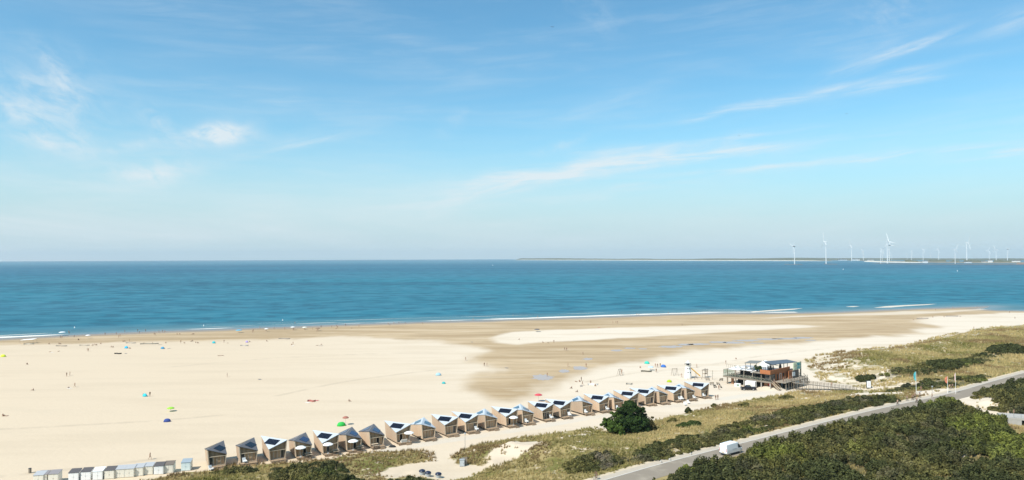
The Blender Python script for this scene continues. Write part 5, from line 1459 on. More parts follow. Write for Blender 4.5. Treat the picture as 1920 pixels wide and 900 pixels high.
WL = 'distant bather in swimwear at the far water line of the beach'
for px, py, ps in ((113, 634, 'stand'), (116, 634.6, 'stand'), (130, 626.2, 'stand'), (139, 633, 'walk'), (147, 637, 'sit'), (128.5, 624.5, 'stand'), (197, 628.5, 'stand'), (218, 627.5, 'stand'), (222.5, 633.5, 'walk'), (225, 631.5, 'stand'), (234, 623.5, 'stand'),
                   (261.5, 625.3, 'stand'), (258, 621.8, 'stand'), (273, 622, 'stand'), (289, 628.4, 'walk'), (291, 629, 'walk'), (298, 624, 'stand'), (304.5, 623, 'stand'), (309, 624, 'stand'), (332, 627, 'sit'), (337, 627, 'sit'), (361, 627, 'sit'), (363, 626.8, 'sit'),
                   (473.5, 624, 'walk'), (475, 622, 'stand'), (487, 615.5, 'stand'), (499, 620.5, 'sit'), (514, 617, 'stand'), (534, 618, 'stand'), (549.5, 619.5, 'walk'), (551, 618, 'stand'), (571, 617.5, 'sit'), (586, 618, 'stand'), (593, 622, 'stand'), (596, 621, 'stand'), (602, 614.5, 'stand'),
                   (622, 614.5, 'stand'), (631, 613, 'stand'), (633, 615.5, 'walk'), (630, 617, 'sit'), (648, 611, 'stand'), (659, 616, 'sit'), (673, 613, 'stand'), (728, 609, 'stand'), (731, 610, 'sit'), (738.5, 608, 'walk'), (748, 607.5, 'stand'), (760, 606.5, 'sit'), (792, 606.6, 'sit'), (844, 602, 'stand'),
                   (887, 601, 'stand'), (1008, 596, 'stand'), (1194, 591, 'stand'), (1198, 591.4, 'walk'), (1253, 588.4, 'stand'), (553, 607.5, 'stand'), (962, 593, 'stand')):
    person(px, py, ps, random.choice(['bare', 'bare', 'navy', 'white', 'red', 'black']), random.choice(['black', 'navy', 'red', 'blue']), WL, 'bathers along the water line')
BL = 'beachgoer among the loose windbreaks and towels on the far sand, left half'
for px, py, ps in ((111, 645, 'sit'), (113, 645.4, 'sit'), (174, 648, 'sit'), (178, 647, 'sit'), (181, 647.5, 'sit'), (189, 645, 'sit'), (209, 651, 'sit'), (212, 651.5, 'sit'), (231, 641, 'sit'), (234, 640.5, 'sit'), (243, 641, 'stand'), (243.5, 654, 'sit'), (286, 644.5, 'sit'), (270, 645, 'sit'),
                   (311, 643.5, 'sit'), (339, 643.5, 'stand'), (345.5, 643.7, 'sit'), (359, 640.5, 'sit'), (361, 640, 'sit'), (367, 643, 'sit'), (371, 643.6, 'sit'), (468, 641.5, 'sit'), (92, 645.5, 'sit'), (147, 638, 'sit'), (420, 642.6, 'stand'), (427, 643.5, 'lie'), (94, 660, 'lie'), (110, 659, 'lie'), (411, 667.5, 'lie'), (417, 667, 'lie')):
    person(px, py, ps, random.choice(['bare', 'black', 'navy', 'grey', 'red']), random.choice(['black', 'navy', 'grey']), BL, 'beachgoers on the far left sand')
PP = [(281, 862, 'walk', 'black', 'grey', 'person in dark clothes walking on the sand left of the first cabin', 1.5),
      (163.5, 658.5, 'stand', 'navy', 'black', 'left person of a dark pair standing below the waterline crowd', None), (165.5, 659, 'stand', 'black', 'black', 'right person of a dark pair standing below the waterline crowd', None),
      (125, 706, 'stand', 'black', 'navy', 'left one of two people standing mid beach at the left', None), (131, 704.5, 'stand', 'grey', 'black', 'right one of two people standing mid beach at the left', None),
      (140, 726, 'walk', 'navy', 'black', 'person in navy walking below the pair on the left sand', None), (128.5, 727, 'lie', 'bare', 'grey', 'person lying on the sand next to the one in navy', None),
      (62, 732.5, 'sit', 'black', 'black', 'person in black sitting alone near the left border', None), (6, 780.5, 'sit', 'navy', 'black', 'person sitting at the very left border, mid beach', None), (10, 780.5, 'lie', 'bare', 'black', 'person lying beside the one at the very left border', None),
      (51, 683.5, 'sit', 'white', 'grey', 'person in white sitting on the upper left sand', None), (281, 743.5, 'stand', 'grey', 'navy', 'person standing to the right of the turquoise tent', None), (269, 742, 'sit', 'navy', 'black', 'person sitting at the left of the turquoise tent', None),
      (426, 707, 'stand', 'green', 'black', 'lone person standing on bare sand above the first cabins', None), (873, 676, 'walk', 'navy', 'black', 'lone walker at the tip of the pale sand tongue', None),
      (500, 640, 'sit', 'black', 'navy', 'person seated by the dark line right of the lilac tent', None), (547, 647, 'sit', 'navy', 'black', 'left person of a small seated pair on the sand', None), (549.5, 646, 'stand', 'black', 'black', 'standing person of a small pair right of the lilac tent', None),
      (595, 648, 'lie', 'grey', 'black', 'person lying beside a small mat, middle distance', None), (603, 647, 'sit', 'navy', 'grey', 'person seated next to the one lying on the mat', None),
      (973.5, 637, 'sit', 'grey', 'white', 'person with white cloth on the left end of the white sand bank', None), (1018, 642.6, 'sit', 'black', 'black', 'person crouching at the lower rim of the white sand bank', None), (1038.5, 643, 'stand', 'navy', 'black', 'person standing at the lower rim of the white sand bank', None), (1028, 643, 'lie', 'bare', 'red', 'person lying at the lower rim of the white sand bank', None),
      (1062.5, 658, 'stand', 'black', 'black', 'person in black on the wet flat', None), (1058.5, 657, 'walk', 'white', 'white', 'person in white on the wet flat', None), (1093, 666, 'stand', 'white', 'white', 'person in white alone on the wet flat near the pools', None),
      (908, 687, 'stand', 'grey', 'white', 'left person of a pair on the wet sand left of the round pool', None), (913, 687, 'stand', 'white', 'black', 'right person of a pair on the wet sand left of the round pool', None),
      (1155, 606, 'stand', 'black', 'black', 'dark person standing beyond the white sand bank', None), (1149, 606.4, 'stand', 'bare', 'red', 'bather left of the dark person beyond the white bank', None), (1158, 606.3, 'walk', 'bare', 'navy', 'bather right of the dark person beyond the white bank', None),
      (1279, 611, 'stand', 'black', 'navy', 'person standing alone at the rear rim of the white bank', None), (1065, 688, 'stand', 'grey', 'grey', 'person wading beside the left small pool', None), (1099, 688, 'stand', 'grey', 'navy', 'person beside the right small pool', None), (1026, 706, 'stand', 'grey', 'black', 'person standing in the largest round pool', None),
      (1080, 716, 'lie', 'grey', 'black', 'person lying left in the dark group by the wet edge', None), (1086.5, 716, 'sit', 'black', 'black', 'person seated in the dark group by the wet edge', None), (1090, 714.5, 'stand', 'grey', 'navy', 'person standing at the rear of the group by the wet edge', None), (1092, 723, 'walk', 'black', 'grey', 'person walking at the front of the group by the wet edge', None),
      (1107.5, 721.5, 'stand', 'black', 'black', 'person standing by the white beach shelter', None), (1116, 724, 'sit', 'black', 'navy', 'person sitting by the white beach shelter', None), (1071.5, 728.5, 'sit', 'grey', 'black', 'small seated figure left below the group by the wet edge', None), (1082, 735.5, 'sit', 'black', 'bare', 'seated figure behind the peaked cabin', None),
      (1165.5, 702, 'stand', 'grey', 'white', 'person standing by the narrow swing frame', None), (1166, 699.5, 'stand', 'bare', 'black', 'child by the narrow swing frame', None), (1229, 688.5, 'stand', 'black', 'grey', 'left one of three people beside the blue tent', None), (1233, 689, 'stand', 'navy', 'black', 'middle one of three people beside the blue tent', None), (1238, 688, 'stand', 'grey', 'black', 'right one of three people beside the blue tent', None),
      (1200.5, 690, 'sit', 'black', 'navy', 'person sitting left of the mint tent', None), (1230.5, 698.5, 'stand', 'pink', 'grey', 'person in pink standing below the blue tent', None), (1306.5, 690, 'stand', 'grey', 'black', 'person standing behind the yellow slide', None),
      (1278, 708, 'walk', 'grey', 'black', 'person walking left of the white lighthouse', None), (1361, 682.5, 'stand', 'grey', 'black', 'person standing on pale sand left of the pavilion', None), (1380, 673.5, 'sit', 'grey', 'grey', 'person sitting on pale sand beyond the pavilion', None),
      (1348, 731, 'walk', 'grey', 'black', 'person walking toward the left end of the pavilion', None), (1342, 750, 'stand', 'black', 'black', 'left one of two people on the sand below the pavilion', None), (1346, 749.5, 'stand', 'navy', 'grey', 'right one of two people on the sand below the pavilion', None),
      (1770, 594.5, 'sit', 'black', 'black', 'dark seated figure on the far right sand', None), (1903, 598, 'stand', 'pink', 'grey', 'lone person standing on the far right sand', None), (1826, 617, 'stand', 'grey', 'black', 'person at the upper rim of the straw dune', None), (1713, 600, 'sit', 'grey', 'grey', 'first seated figure in the loose line on the far right sand', None), (1728, 597.5, 'sit', 'navy', 'grey', 'second seated figure in the loose line on the far right sand', None), (1749, 595, 'sit', 'grey', 'black', 'third seated figure in the loose line on the far right sand', None), (1801, 594, 'sit', 'white', 'grey', 'figure in white right of the dark seated one', None),
      (1754, 582.5, 'stand', 'grey', 'black', 'person left on the outer sand spit', None), (1786, 578.5, 'walk', 'grey', 'black', 'person in the middle of the outer sand spit', None), (1832, 577.5, 'stand', 'grey', 'black', 'person near the tip of the outer sand spit', None), (1893, 587, 'stand', 'black', 'grey', 'person at the rim of the far right lagoon', None),
      (1748, 746.5, 'walk', 'grey', 'black', 'person in dark trousers walking across the junction', None), (1901, 779, 'walk', 'black', 'grey', 'person in black on the bunker roof path', None), (1727, 733.5, 'stand', 'white', 'white', 'person in white at the far side of the junction', None),
      (674.5, 843, 'stand', 'red', 'pink', 'person in red standing at the right of the deck before the green tent', None), (655, 753, 'sit', 'grey', 'black', 'tiny seated figure right of the red windbreak', None)]
for px, py, ps, a_, b_, lab, yaw in PP: person(px, py, ps, a_, b_, lab, yaw=yaw)
person(0, 0, 'walk', 'white', 'black', 'person in white coming down the front stair of the pavilion', loc=PV(1.2, -.8, 2.45), yaw=PRZ + math.pi / 2 + 1.57)
for k, (x, y, sh, lab) in enumerate(((3.0, -3.0, 'orange', 'person in orange on the entrance deck of the pavilion'), (5.0, -2.6, 'white', 'person in white on the entrance deck near the framed door'), (8.0, -2.8, 'black', 'person in black on the entrance deck below the notice board'))):
    person(0, 0, 'stand', sh, 'navy', lab, loc=PV(x, y, 2.96))
q = RP(.62, 0, 0); person(0, 0, 'walk', 'black', 'black', 'person in black walking on the boardwalk ramp', loc=S_ + q)

# bicycles with riders
def make_bike(c):
    root = empty('bicycle')
    for y in (-.52, .52):
        mb = MB(); n = 20
        for k in range(n):
            a, b_ = 2 * math.pi * k / n, 2 * math.pi * (k + 1) / n
            mb.tube((0, y + .33 * math.cos(a), .34 + .33 * math.sin(a)), (0, y + .33 * math.cos(b_), .34 + .33 * math.sin(b_)), .022, n=4, cap=False)
        for k in range(5):
            a = math.pi * k / 5; mb.tube((0, y + .32 * math.cos(a), .34 + .32 * math.sin(a)), (0, y - .32 * math.cos(a), .34 - .32 * math.sin(a)), .006, n=3)
        mb.build('wheel', M_['rubber'], root)
    mb = MB(); A = (0, .52, .34); Bb = (0, .05, .30); S = (0, .22, .86); H = (0, -.36, .90); Fk = (0, -.52, .34)
    for a, b_ in ((A, Bb), (A, S), (Bb, S), (Bb, H), (S, H), (H, Fk)): mb.tube(a, b_, .022, n=5)
    mb.build('frame', cmat(c, 'enamel', .35), root)
    mb = MB(); mb.tube((0, -.36, .88), (0, -.38, 1.06), .015, n=5); mb.tube((-.27, -.40, 1.07), (.27, -.40, 1.07), .016, n=5); mb.build('handlebar', M_['steel'], root)
    mb = MB(); mb.box((0, .23, .90), (.14, .26, .06)); mb.build('saddle', M_['grey_plastic'], root, bevel=.02)
    return root
bk0 = make_bike((.03, .03, .04)); first = True
for px, py, sh, tr_, lab in ((1683, 760, 'pink', 'black', 'in pink on the asphalt, ahead of the group'), (1701, 751.5, 'black', 'black', 'all in black at the pale edge of the road'), (1711, 750.5, 'pink', 'black', 'in pale pink in the cycling group'),
                             (1715, 748, 'white', 'grey', 'in white in the middle of the cycling group'), (1719, 755, 'green', 'black', 'in green at the near side of the cycling group'), (1724.5, 746, 'black', 'black', 'in black beside the turquoise flag'),
                             (1118, 900, 'white', 'navy', 'in white at the bottom edge on the pale path'), (1781, 730, 'black', 'black', 'in black below the orange banner'), (1786, 729, 'white', 'black', 'in white right of the orange banner')):
    p = G(px, py); a, _q = road_dir(p)
    o = bk0 if first else dup(bk0); first = False
    yaw = a + math.pi / 2 + (math.pi if px in (1118, 1701) else 0)
    zz = max(p.z, RZ + .03) if abs(p.z - RZ) < .6 else p.z
    o.location = (p.x, p.y, zz); o.rotation_euler = (0, 0, yaw); tag(o, 'bicycle ridden by the person ' + lab.split(',')[0], 'bicycle', 'bicycles on the dune road')
    person(px, py, 'cycle', sh, tr_, 'cyclist ' + lab, 'cyclists on the dune road', yaw=yaw, loc=Vector((p.x, p.y, zz)))

# ------------------------------------------------------------------ tents, windbreaks, towels
def make_tent(c, c2):
    root = empty('beach_tent'); mb = MB(); n, m_ = 12, 6; vs = []
    for j in range(m_ + 1):
        ph = math.pi / 2 * j / m_
        for i in range(n + 1):
            a = math.pi * (-.12 + 1.24 * i / n); r = math.cos(ph) ** .8
            vs.append((1.25 * r * math.cos(a), .85 * r * math.sin(a), 1.15 * math.sin(ph)))
    fs = [(j * (n + 1) + i, j * (n + 1) + i + 1, (j + 1) * (n + 1) + i + 1, (j + 1) * (n + 1) + i) for j in range(m_) for i in range(n)]
    mb.add(vs, fs); o = mb.build('canopy', cmat(c), root, smooth=True); s = o.modifiers.new('thick', 'SOLIDIFY'); s.thickness = .02
    mb = MB(); mb.box((0, .05, .02), (2.1, 1.3, .04)); mb.box((0, -.85, .02), (1.8, .5, .035)); mb.build('groundsheet', cmat(c2), root)
    return root
for px, py, c, c2, lab, s, rz in ((6, 669, (.60, .68, .04), (.2, .3, .05), 'lime yellow dome tent at the left border of the beach', 1.3, 2.2), (237, 653, (.03, .38, .62), (.02, .1, .2), 'bright blue dome tent in the busy strip below the water line', 1.3, .5), (305, 654, (.06, .26, .42), (.02, .05, .12), 'steel blue dome tent right of the bright blue one', 1.2, 1.0),
                              (401, 643.5, (.02, .40, .45), (.02, .2, .25), 'turquoise dome tent high on the sand, left of the lilac tent', 1.25, .4), (463, 642, (.32, .24, .52), (.1, .08, .2), 'lilac dome tent on the far sand', 1.1, 0), (272, 743, (.03, .48, .56), (.03, .2, .3), 'turquoise tent alone in the middle of the left beach', 1.1, .3),
                              (313.5, 791, (.03, .06, .24), (.02, .03, .08), 'navy dome tent alone on the sand above the lockers', 1.05, 2.6), (640, 798.5, (.02, .42, .06), (.45, .55, .05), 'bright green dome tent behind the dark roofed cabin', 1.25, 3.0), (822, 704, (.30, .48, .58), (.2, .3, .3), 'pale blue tent beside the wet flat, mid beach', 1.2, 1.9), (832, 719.5, (.03, .36, .36), (.3, .4, .4), 'small teal tent beside the wet flat', .85, .2),
                              (1213, 682, (.03, .48, .36), (.02, .2, .15), 'mint green tent at the sand edge behind the playground', 1.25, .3), (1244, 688.5, (.03, .13, .42), (.02, .05, .2), 'royal blue tent left of the playground', 1.25, .3), (1255, 716.5, (.32, .42, .01), (.1, .15, .01), 'lime tent behind the last cabins', 1.0, .8)):
    o = make_tent(c, c2); o.location = G(px, py); o.rotation_euler = (0, 0, math.pi - .75 + rz * .35); s *= .78; o.scale = (s, s, s); tag(o, lab, 'tent', 'dome tents on the beach')
parasol_at(116.5, 629.5, (.78, .80, .80), 'white parasol at the water line, far left', 1.9, 2.2); parasol_at(165, 634.5, (.78, .76, .74), 'white parasol at the water line right of the first', 1.4, 1.8); parasol_at(448, 624, (.08, .38, .55), 'blue parasol at the water line', 2.0, 1.7)
parasol_at(499.5, 621.5, (.75, .75, .72), 'white parasol at the water line right of the blue one', 1.3, 1.7); parasol_at(549, 619, (.78, .76, .72), 'white parasol at the water line, second right of the blue one', 1.5, 2.0); parasol_at(571, 618, (.74, .76, .66), 'pale parasol at the water line, third right of the blue one', 1.5, 1.5)
parasol_at(320, 771.5, (.30, .60, .05), 'lime green parasol above the navy tent', 1.1, 1.0); parasol_at(1007, 622, (.10, .10, .11), 'dark parasol on the white sand bank', 1.8, 1.5); parasol_at(1009.5, 753, (.55, .06, .08), 'red parasol behind the pale cabin row', 1.3, 2.2); parasol_at(1220, 694.5, (.45, .62, .75), 'pale blue parasol beside a brown shelter on the sand', 1.2, 1.4)
parasol_at(648, 797, (.34, .13, .09), 'rust red parasol standing right behind the peak of the dark cabin', .9, 2.1); parasol_at(596, 620.5, (.22, .14, .10), 'brown parasol at the water line among bathers', 1.6, 1.8)
def make_windbreak(c, L=6.0, h=.62):
    L *= .8; root = empty('windbreak'); mb = MB(); n = 6
    P = [(-L / 2 + L * k / n, .45 * math.sin(k * 1.1)) for k in range(n + 1)]
    for k in range(n): a, b_ = P[k], P[k + 1]; mb.slab([(a[0], a[1], .05), (b_[0], b_[1], .05), (b_[0], b_[1], h), (a[0], a[1], h)], .03)
    mb.build('cloth', cmat(c), root); mb = MB()
    for a in P: mb.tube((a[0], a[1] + .03, -.1), (a[0], a[1] + .03, h + .12), .025, n=4)
    mb.build('post', M_['greywood'], root); return root
for px, py, c, L, lab in ((54, 646, (.55, .50, .42), 6.5, 'pale beach shelter wall on the wet edge at far left'), (280, 645.5, (.30, .27, .22), 12, 'long brown windbreak below the water line crowd'), (221, 664, (.02, .02, .02), 4.5, 'low black windbreak below the bright blue tent'), (158, 648.5, (.45, .40, .33), 7, 'beige windbreak left of the busy strip'), (584, 753.5, (.42, .14, .12), 3.4, 'red and pale windbreak lying on the open sand'),
                          (1212, 697.5, (.12, .11, .08), 5.5, 'brown low shelter beside the pale blue parasol'), (458, 649, (.45, .42, .38), 5.5, 'grey windbreak below the lilac tent'), (533, 636, (.30, .26, .22), 9, 'dark thin windbreak far right of the lilac tent'), (115, 649.5, (.36, .31, .25), 8, 'tan windbreak low on the far left sand'), (1112, 722.5, (.80, .78, .74), 5, 'white beach shelter wall by the wet edge'),
                          (1730, 598, (.40, .34, .30), 14, 'long thin windbreak on the far right sand'), (1785, 593.5, (.34, .30, .27), 12, 'thin dark windbreak right of the seated figure on the far right sand'), (1180, 721.5, (.36, .34, .30), 3, 'short grey windbreak on pale sand above the cabins'), (245, 644, (.42, .38, .33), 7, 'thin tan windbreak in the middle of the busy strip')):
    o = make_windbreak(c, L); o.location = G(px, py); o.rotation_euler = (0, 0, random.uniform(-.2, .3)); tag(o, lab, 'windbreak', 'windbreaks on the beach')
o = empty('shelter_cloth', G(54, 643.5)); tag(o, 'large white shelter cloth above the pale wall at far left', 'beach shelter')
mb = MB(); mb.slab([(-4.2, -1.4, 1.8), (3.4, -1.4, 2.3), (3.8, 1.4, 2.6), (-3.8, 1.4, 2.0)], .05, (0, -.1, 1)); mb.build('canopy', M_['cloth_white'], o)
mb = MB()
for x, y, h in ((-4.1, -1.3, 1.8), (3.3, -1.3, 2.3), (3.7, 1.3, 2.6), (-3.7, 1.3, 2.0)): mb.tube((x, y, -.2), (x, y, h), .04)
mb.build('post', M_['greywood'], o)
tw = {}
for px, py, c in ((592, 751, 'r'), (577, 755, 'w'), (130, 728, 'w'), (97, 661, 'w'), (487, 711.5, 'g'), (950, 690, 'g'), (1123, 614.5, 'r'), (300, 646.5, 'g'), (236, 663, 'g'), (317, 653.5, 'g'), (549, 648.5, 'w'), (602, 648.5, 'g'), (1090, 724, 'g'), (885, 641.5, 'g')):
    if c not in tw:
        o = empty('towel'); mb = MB(); n = 8
        vs = [((i / n - .5) * 2.0, y, .03 + .03 * math.sin(i * 1.7 + y * 3)) for y in (-.5, .5) for i in range(n + 1)]
        mb.add(vs, [(i, i + 1, n + 2 + i, n + 1 + i) for i in range(n)]); f = mb.build('cloth', cmat({'r': (.5, .08, .1), 'w': (.72, .66, .58), 'g': (.2, .18, .17)}[c]), o); s = f.modifiers.new('thick', 'SOLIDIFY'); s.thickness = .02; tw[c] = o
    else: o = dup(tw[c])
    o.location = G(px, py); o.rotation_euler = (0, 0, random.uniform(0, 3)); tag(o, {'r': 'red', 'w': 'pale', 'g': 'dark'}[c] + ' towel spread flat on the open sand', 'towel', {'r': 'red', 'w': 'pale', 'g': 'dark'}[c] + ' towels on the sand')
o = empty('gear_bag', G(735, 839)); tag(o, 'dark bundle of gear on the sand right of the cabin with two blue panels', 'bag')
mb = MB(); mb.loft([[(-.9, -.1, .02), (-.9, .1, .02), (-.9, .1, .1), (-.9, -.1, .1)], [(-.4, -.3, .0), (-.4, .3, .0), (-.4, .2, .45), (-.4, -.2, .45)], [(.5, -.3, .0), (.5, .3, .0), (.5, .2, .55), (.5, -.2, .55)], [(1.0, -.1, .02), (1.0, .1, .02), (1.0, .1, .2), (1.0, -.1, .2)]]); mb.build('cloth', M_['darkcloth'], o, bevel=.05)
# beachwheel chairs dropped between cabins 22 and 23
for px, py, lab in ((1285, 760.5, 'white garden chair standing on open sand below the last cabins'), (1291, 757, 'second white garden chair close below the second last cabin')):
    o = dup(ch); o.location = G(px, py); o.rotation_euler = (0, 0, random.uniform(0, 6)); tag(o, lab, 'chair', 'white chairs by the cabins')
# buoys on the sea, gulls in the sky
by_ = None
for px, py, lab in ((140, 615, 'white buoy floating off the left beach'), (382, 611.5, 'white buoy floating off the beach, second from the left'), (530, 601, 'white buoy floating off the beach, third from the left'), (1581, 505.5, 'small white buoy far out below the wind turbines'), (1795, 508.5, 'small white buoy far out at the right'), (924, 498, 'white sail far out below the tip of the island')):
    if by_ is None:
        by_ = empty('buoy'); mb = MB(); mb.lathe([(.3, -.3), (.7, 0), (.7, .5), (.25, 1.0), (.12, 2.0), (.05, 2.1)], n=10); mb.build('float', M_['white'], by_); o = by_
    else: o = dup(by_)
    p = Pfar(px, py); o.location = p; s = max(.6, np.hypot(p[0], p[1]) / 1500); o.scale = (s, s, s); tag(o, lab, 'buoy', 'white buoys')
gl = None
for px, py, dd, lab in ((1035, 50.5, 170, 'tiny dark gull high in the blue sky near the top edge'), (1386, 254, 260, 'tiny dark gull in the sky above the middle cloud band'), (1587, 213, 240, 'tiny dark gull in the sky right of the long cloud streak')):
    if gl is None:
        gl = empty('gull'); mb = MB(); mb.loft([[(.01 * math.cos(a), -.25, .01 * math.sin(a)) for a in (0, 2.1, 4.2)], [(.06 * math.cos(a), -.1, .06 * math.sin(a)) for a in (0, 2.1, 4.2)], [(.05 * math.cos(a), .12, .05 * math.sin(a)) for a in (0, 2.1, 4.2)], [(.01 * math.cos(a), .3, .01 * math.sin(a)) for a in (0, 2.1, 4.2)]])
        mb.build('body', cmat((.25, .25, .26), 'feather'), gl); mb = MB()
        for s in (-1, 1): mb.slab([(s * .04, -.1, .02), (s * .35, -.12, .16), (s * .7, .06, .08), (s * .35, .06, .14), (s * .04, .1, .02)], .012, (0, 0, 1))
        mb.build('wing', cmat((.12, .12, .13), 'feather'), gl); o = gl
    else: o = dup(gl)
    o.location = CAM + ray(px, py) * dd; o.scale = (.7, .7, .7); o.rotation_euler = (0, 0, random.uniform(0, 6)); tag(o, lab, 'gull', 'gulls in the sky')

# ------------------------------------------------------------------ far shore, island, wind turbines
M_['fardune'] = mat('far_dune_scrub', (.085, .085, .035), .9, var=.45, scale=.012); M_['farsand'] = mat('far_sand', (.72, .66, .55), .9, var=.05, scale=.01); M_['farland'] = mat('far_flat_land', (.20, .175, .12), .9, var=.4, scale=.015); M_['farrock'] = mat('far_stone_bank', (.10, .10, .095), .9, var=.3, scale=.05)
def land_ribbon(name, pts, prof, material, seed, hn):
    """pts: (px,py) of the waterline; prof: [(inland distance, height)], heights scaled by a ridge noise"""
    base = [Pfar(x, y, 0.3) for x, y in pts]
    base = [p for p in base]
    P = np.array([[p[0], p[1]] for p in base]); s = np.r_[0, np.cumsum(np.linalg.norm(np.diff(P, axis=0), axis=1))]
    n = 220; q = np.linspace(0, s[-1], n); X = np.interp(q, s, P[:, 0]); Y = np.interp(q, s, P[:, 1])
    nv = fbm(q / hn, np.zeros(n) + seed, 4, seed); V = []
    endf = smooth(0, .06, np.linspace(0, 1, n)) * (1 - smooth(.96, 1, np.linspace(0, 1, n)) * .8)
    for k, (dd, h) in enumerate(prof):
        r = np.hypot(X, Y); xx = X * (1 + dd / r); yy = Y * (1 + dd / r)
        zz = (h[0] + (h[1] - h[0]) * nv if isinstance(h, tuple) else np.full(n, h)) * (endf if k else 1)
        V.append(np.stack([xx, yy, zz + drop(xx, yy)], 1))
    m_ = len(prof); V = np.concatenate(V); idx = np.arange(m_ * n).reshape(m_, n)
    Fq = np.stack([idx[:-1, :-1], idx[:-1, 1:], idx[1:, 1:], idx[1:, :-1]], -1).reshape(-1, 4)
    return tag(link(name, np_mesh(name, V, Fq, material, smooth=False)), kind='structure')
IS = [(962, 487.6), (1020, 487.8), (1100, 488.0), (1200, 488.4), (1300, 488.7), (1400, 489.0), (1480, 489.2), (1560, 489.4)]
land_ribbon('far_beach', IS, [(0, -1.0), (90, (4, 9)), (500, 3)], M_['farsand'], 3, 900)
land_ribbon('far_hills', IS, [(160, 0.0), (240, (10, 32)), (420, (11, 46)), (900, (4, 24)), (1500, 0)], M_['fardune'], 4, 1100)
land_ribbon('far_hills', [(1500, 487.4), (1600, 487.6), (1700, 487.8), (1800, 488), (1925, 488.2), (2050, 488.4)], [(0, -1.0), (60, (6, 14)), (300, (12, 38)), (900, 2)], M_['fardune'], 6, 900)
land_ribbon('far_flats', [(1560, 488.0), (1600, 488.6), (1640, 489.8), (1700, 491.5), (1760, 492.8), (1850, 493.6), (1930, 494.0), (2100, 494)], [(0, -1.0), (50, (1.5, 4)), (300, (2, 6)), (700, (2, 5)), (1200, 1)], M_['farland'], 8, 500)
land_ribbon('far_beach', [(1620, 490.8), (1650, 491.8), (1690, 492.4), (1730, 492.6)], [(20, 0), (60, (4, 6)), (260, (3, 7)), (420, 1)], M_['farsand'], 9, 300)
land_ribbon('stone_bank', [(1628, 494.8), (1680, 495.2), (1760, 495.8), (1850, 496.2), (1930, 496.6), (2080, 497)], [(0, -1.0), (12, (3, 4)), (26, (3, 4)), (40, -1)], M_['farrock'], 10, 200)
land_ribbon('stone_bank', [(1470, 496.0), (1490, 496.3), (1505, 496.2)], [(0, -1.0), (8, (2.4, 3)), (20, 2.2), (30, -1)], M_['farrock'], 11, 200)
land_ribbon('stone_bank', [(1544, 495.4), (1556, 495.7), (1571, 495.6)], [(0, -1.0), (8, (2.4, 3.4)), (20, 2.6), (30, -1)], M_['farrock'], 12, 200)
land_ribbon('stone_bank', [(1905, 495.6), (1930, 496.4), (2000, 497)], [(60, -1.0), (90, (6, 8)), (200, (5, 8)), (300, -1)], mat('far_reddish_bank', (.24, .15, .11), .9), 13, 200)
for k, (a, b_, y, h) in enumerate(((1696, 1722, 492.2, 22), (1738, 1775, 490.8, 18), (1780, 1800, 491.6, 15), (1806, 1850, 491.8, 20), (1862, 1905, 492.0, 18))):
    land_ribbon('far_wood', [(a, y), ((a + b_) / 2, y + .3), (b_, y + .4)], [(120, 0), (140, (h * .4, h)), (220, (h * .5, h * 1.1)), (300, 0)], M_['fardune'], 20 + k, 60).__setitem__('kind', 'stuff')
hs = None
for px, py, w, h, lab in ((1735, 494.0, 30, 14, 'white shed at the tip of the far flat land'), (1850, 493.2, 60, 10, 'long pale shed on the far shore under the paired turbines'), (1857, 493.4, 25, 18, 'small white house among the far trees'), (1580, 488.8, 90, 12, 'pale harbour shed left of the far turbines'), (1605, 489.0, 70, 16, 'pale harbour block at the foot of the fourth turbine'), (1632, 489.4, 60, 12, 'low pale shed right of the far harbour block'), (1815, 494.0, 40, 9, 'brown roofed shed on the far shore, low by the water'), (1905, 492.6, 50, 14, 'grey shed at the right border of the far shore')):
    o = empty('far_shed'); a = MB(); a.box((0, 0, .45), (1, .6, .9)); a.build('wall', M_['white'], o); a = MB(); a.slab([(-.55, -.36, .85), (.55, -.36, .85), (.55, 0, 1.1), (-.55, 0, 1.1)], .06, (0, -.6, .8)); a.slab([(-.55, 0, 1.1), (.55, 0, 1.1), (.55, .36, .85), (-.55, .36, .85)], .06, (0, .6, .8)); a.build('roof', M_['darkroof'], o)
    p = Pfar(px, py, 0.3); r = math.hypot(p[0], p[1]); p = (p[0] * (1 + 130 / r), p[1] * (1 + 130 / r)); o.location = (p[0], p[1], 2 + drop(*p)); o.scale = (w, w * .5, h); tag(o, lab, 'shed')

def make_turbine(yaw, spin, dark):
    root = empty('wind_turbine')
    a = MB(); a.tube((0, 0, -.02), (0, 0, .985), .021, .012, 14); a.build('tower', M_['white'], root)
    hubm = M_['grey_plastic'] if dark else M_['white']
    c, s = math.cos(yaw), math.sin(yaw)
    a = MB(); a.box((c * .02, s * .02, 1.0), (.11, .036, .038), rz=yaw); na = a.build('nacelle', hubm, root)
    hp = Vector((c * .09, s * .09, 1.0)); ax = Vector((c, s, 0)); e1 = Vector((-s, c, 0)); e2 = Vector((0, 0, 1))
    a = MB(); a.tube(hp - ax * .025, hp + ax * .02, .020, .008, 10); a.build('hub', hubm, root)
    for k in range(3):
        t_ = spin + k * 2 * math.pi / 3; d = e1 * math.cos(t_) + e2 * math.sin(t_); w = d.cross(ax)
        a = MB(); secs = []
        for q, ch_ in ((.02, .014), (.08, .028), (.2, .020), (.42, .006)):
            p = hp + d * q; secs.append([tuple(p + w * ch_ * .6 + ax * .0), tuple(p + ax * .007), tuple(p - w * ch_), tuple(p - ax * .007)])
        a.loft(secs); a.build('blade', M_['white'], root)
    return root
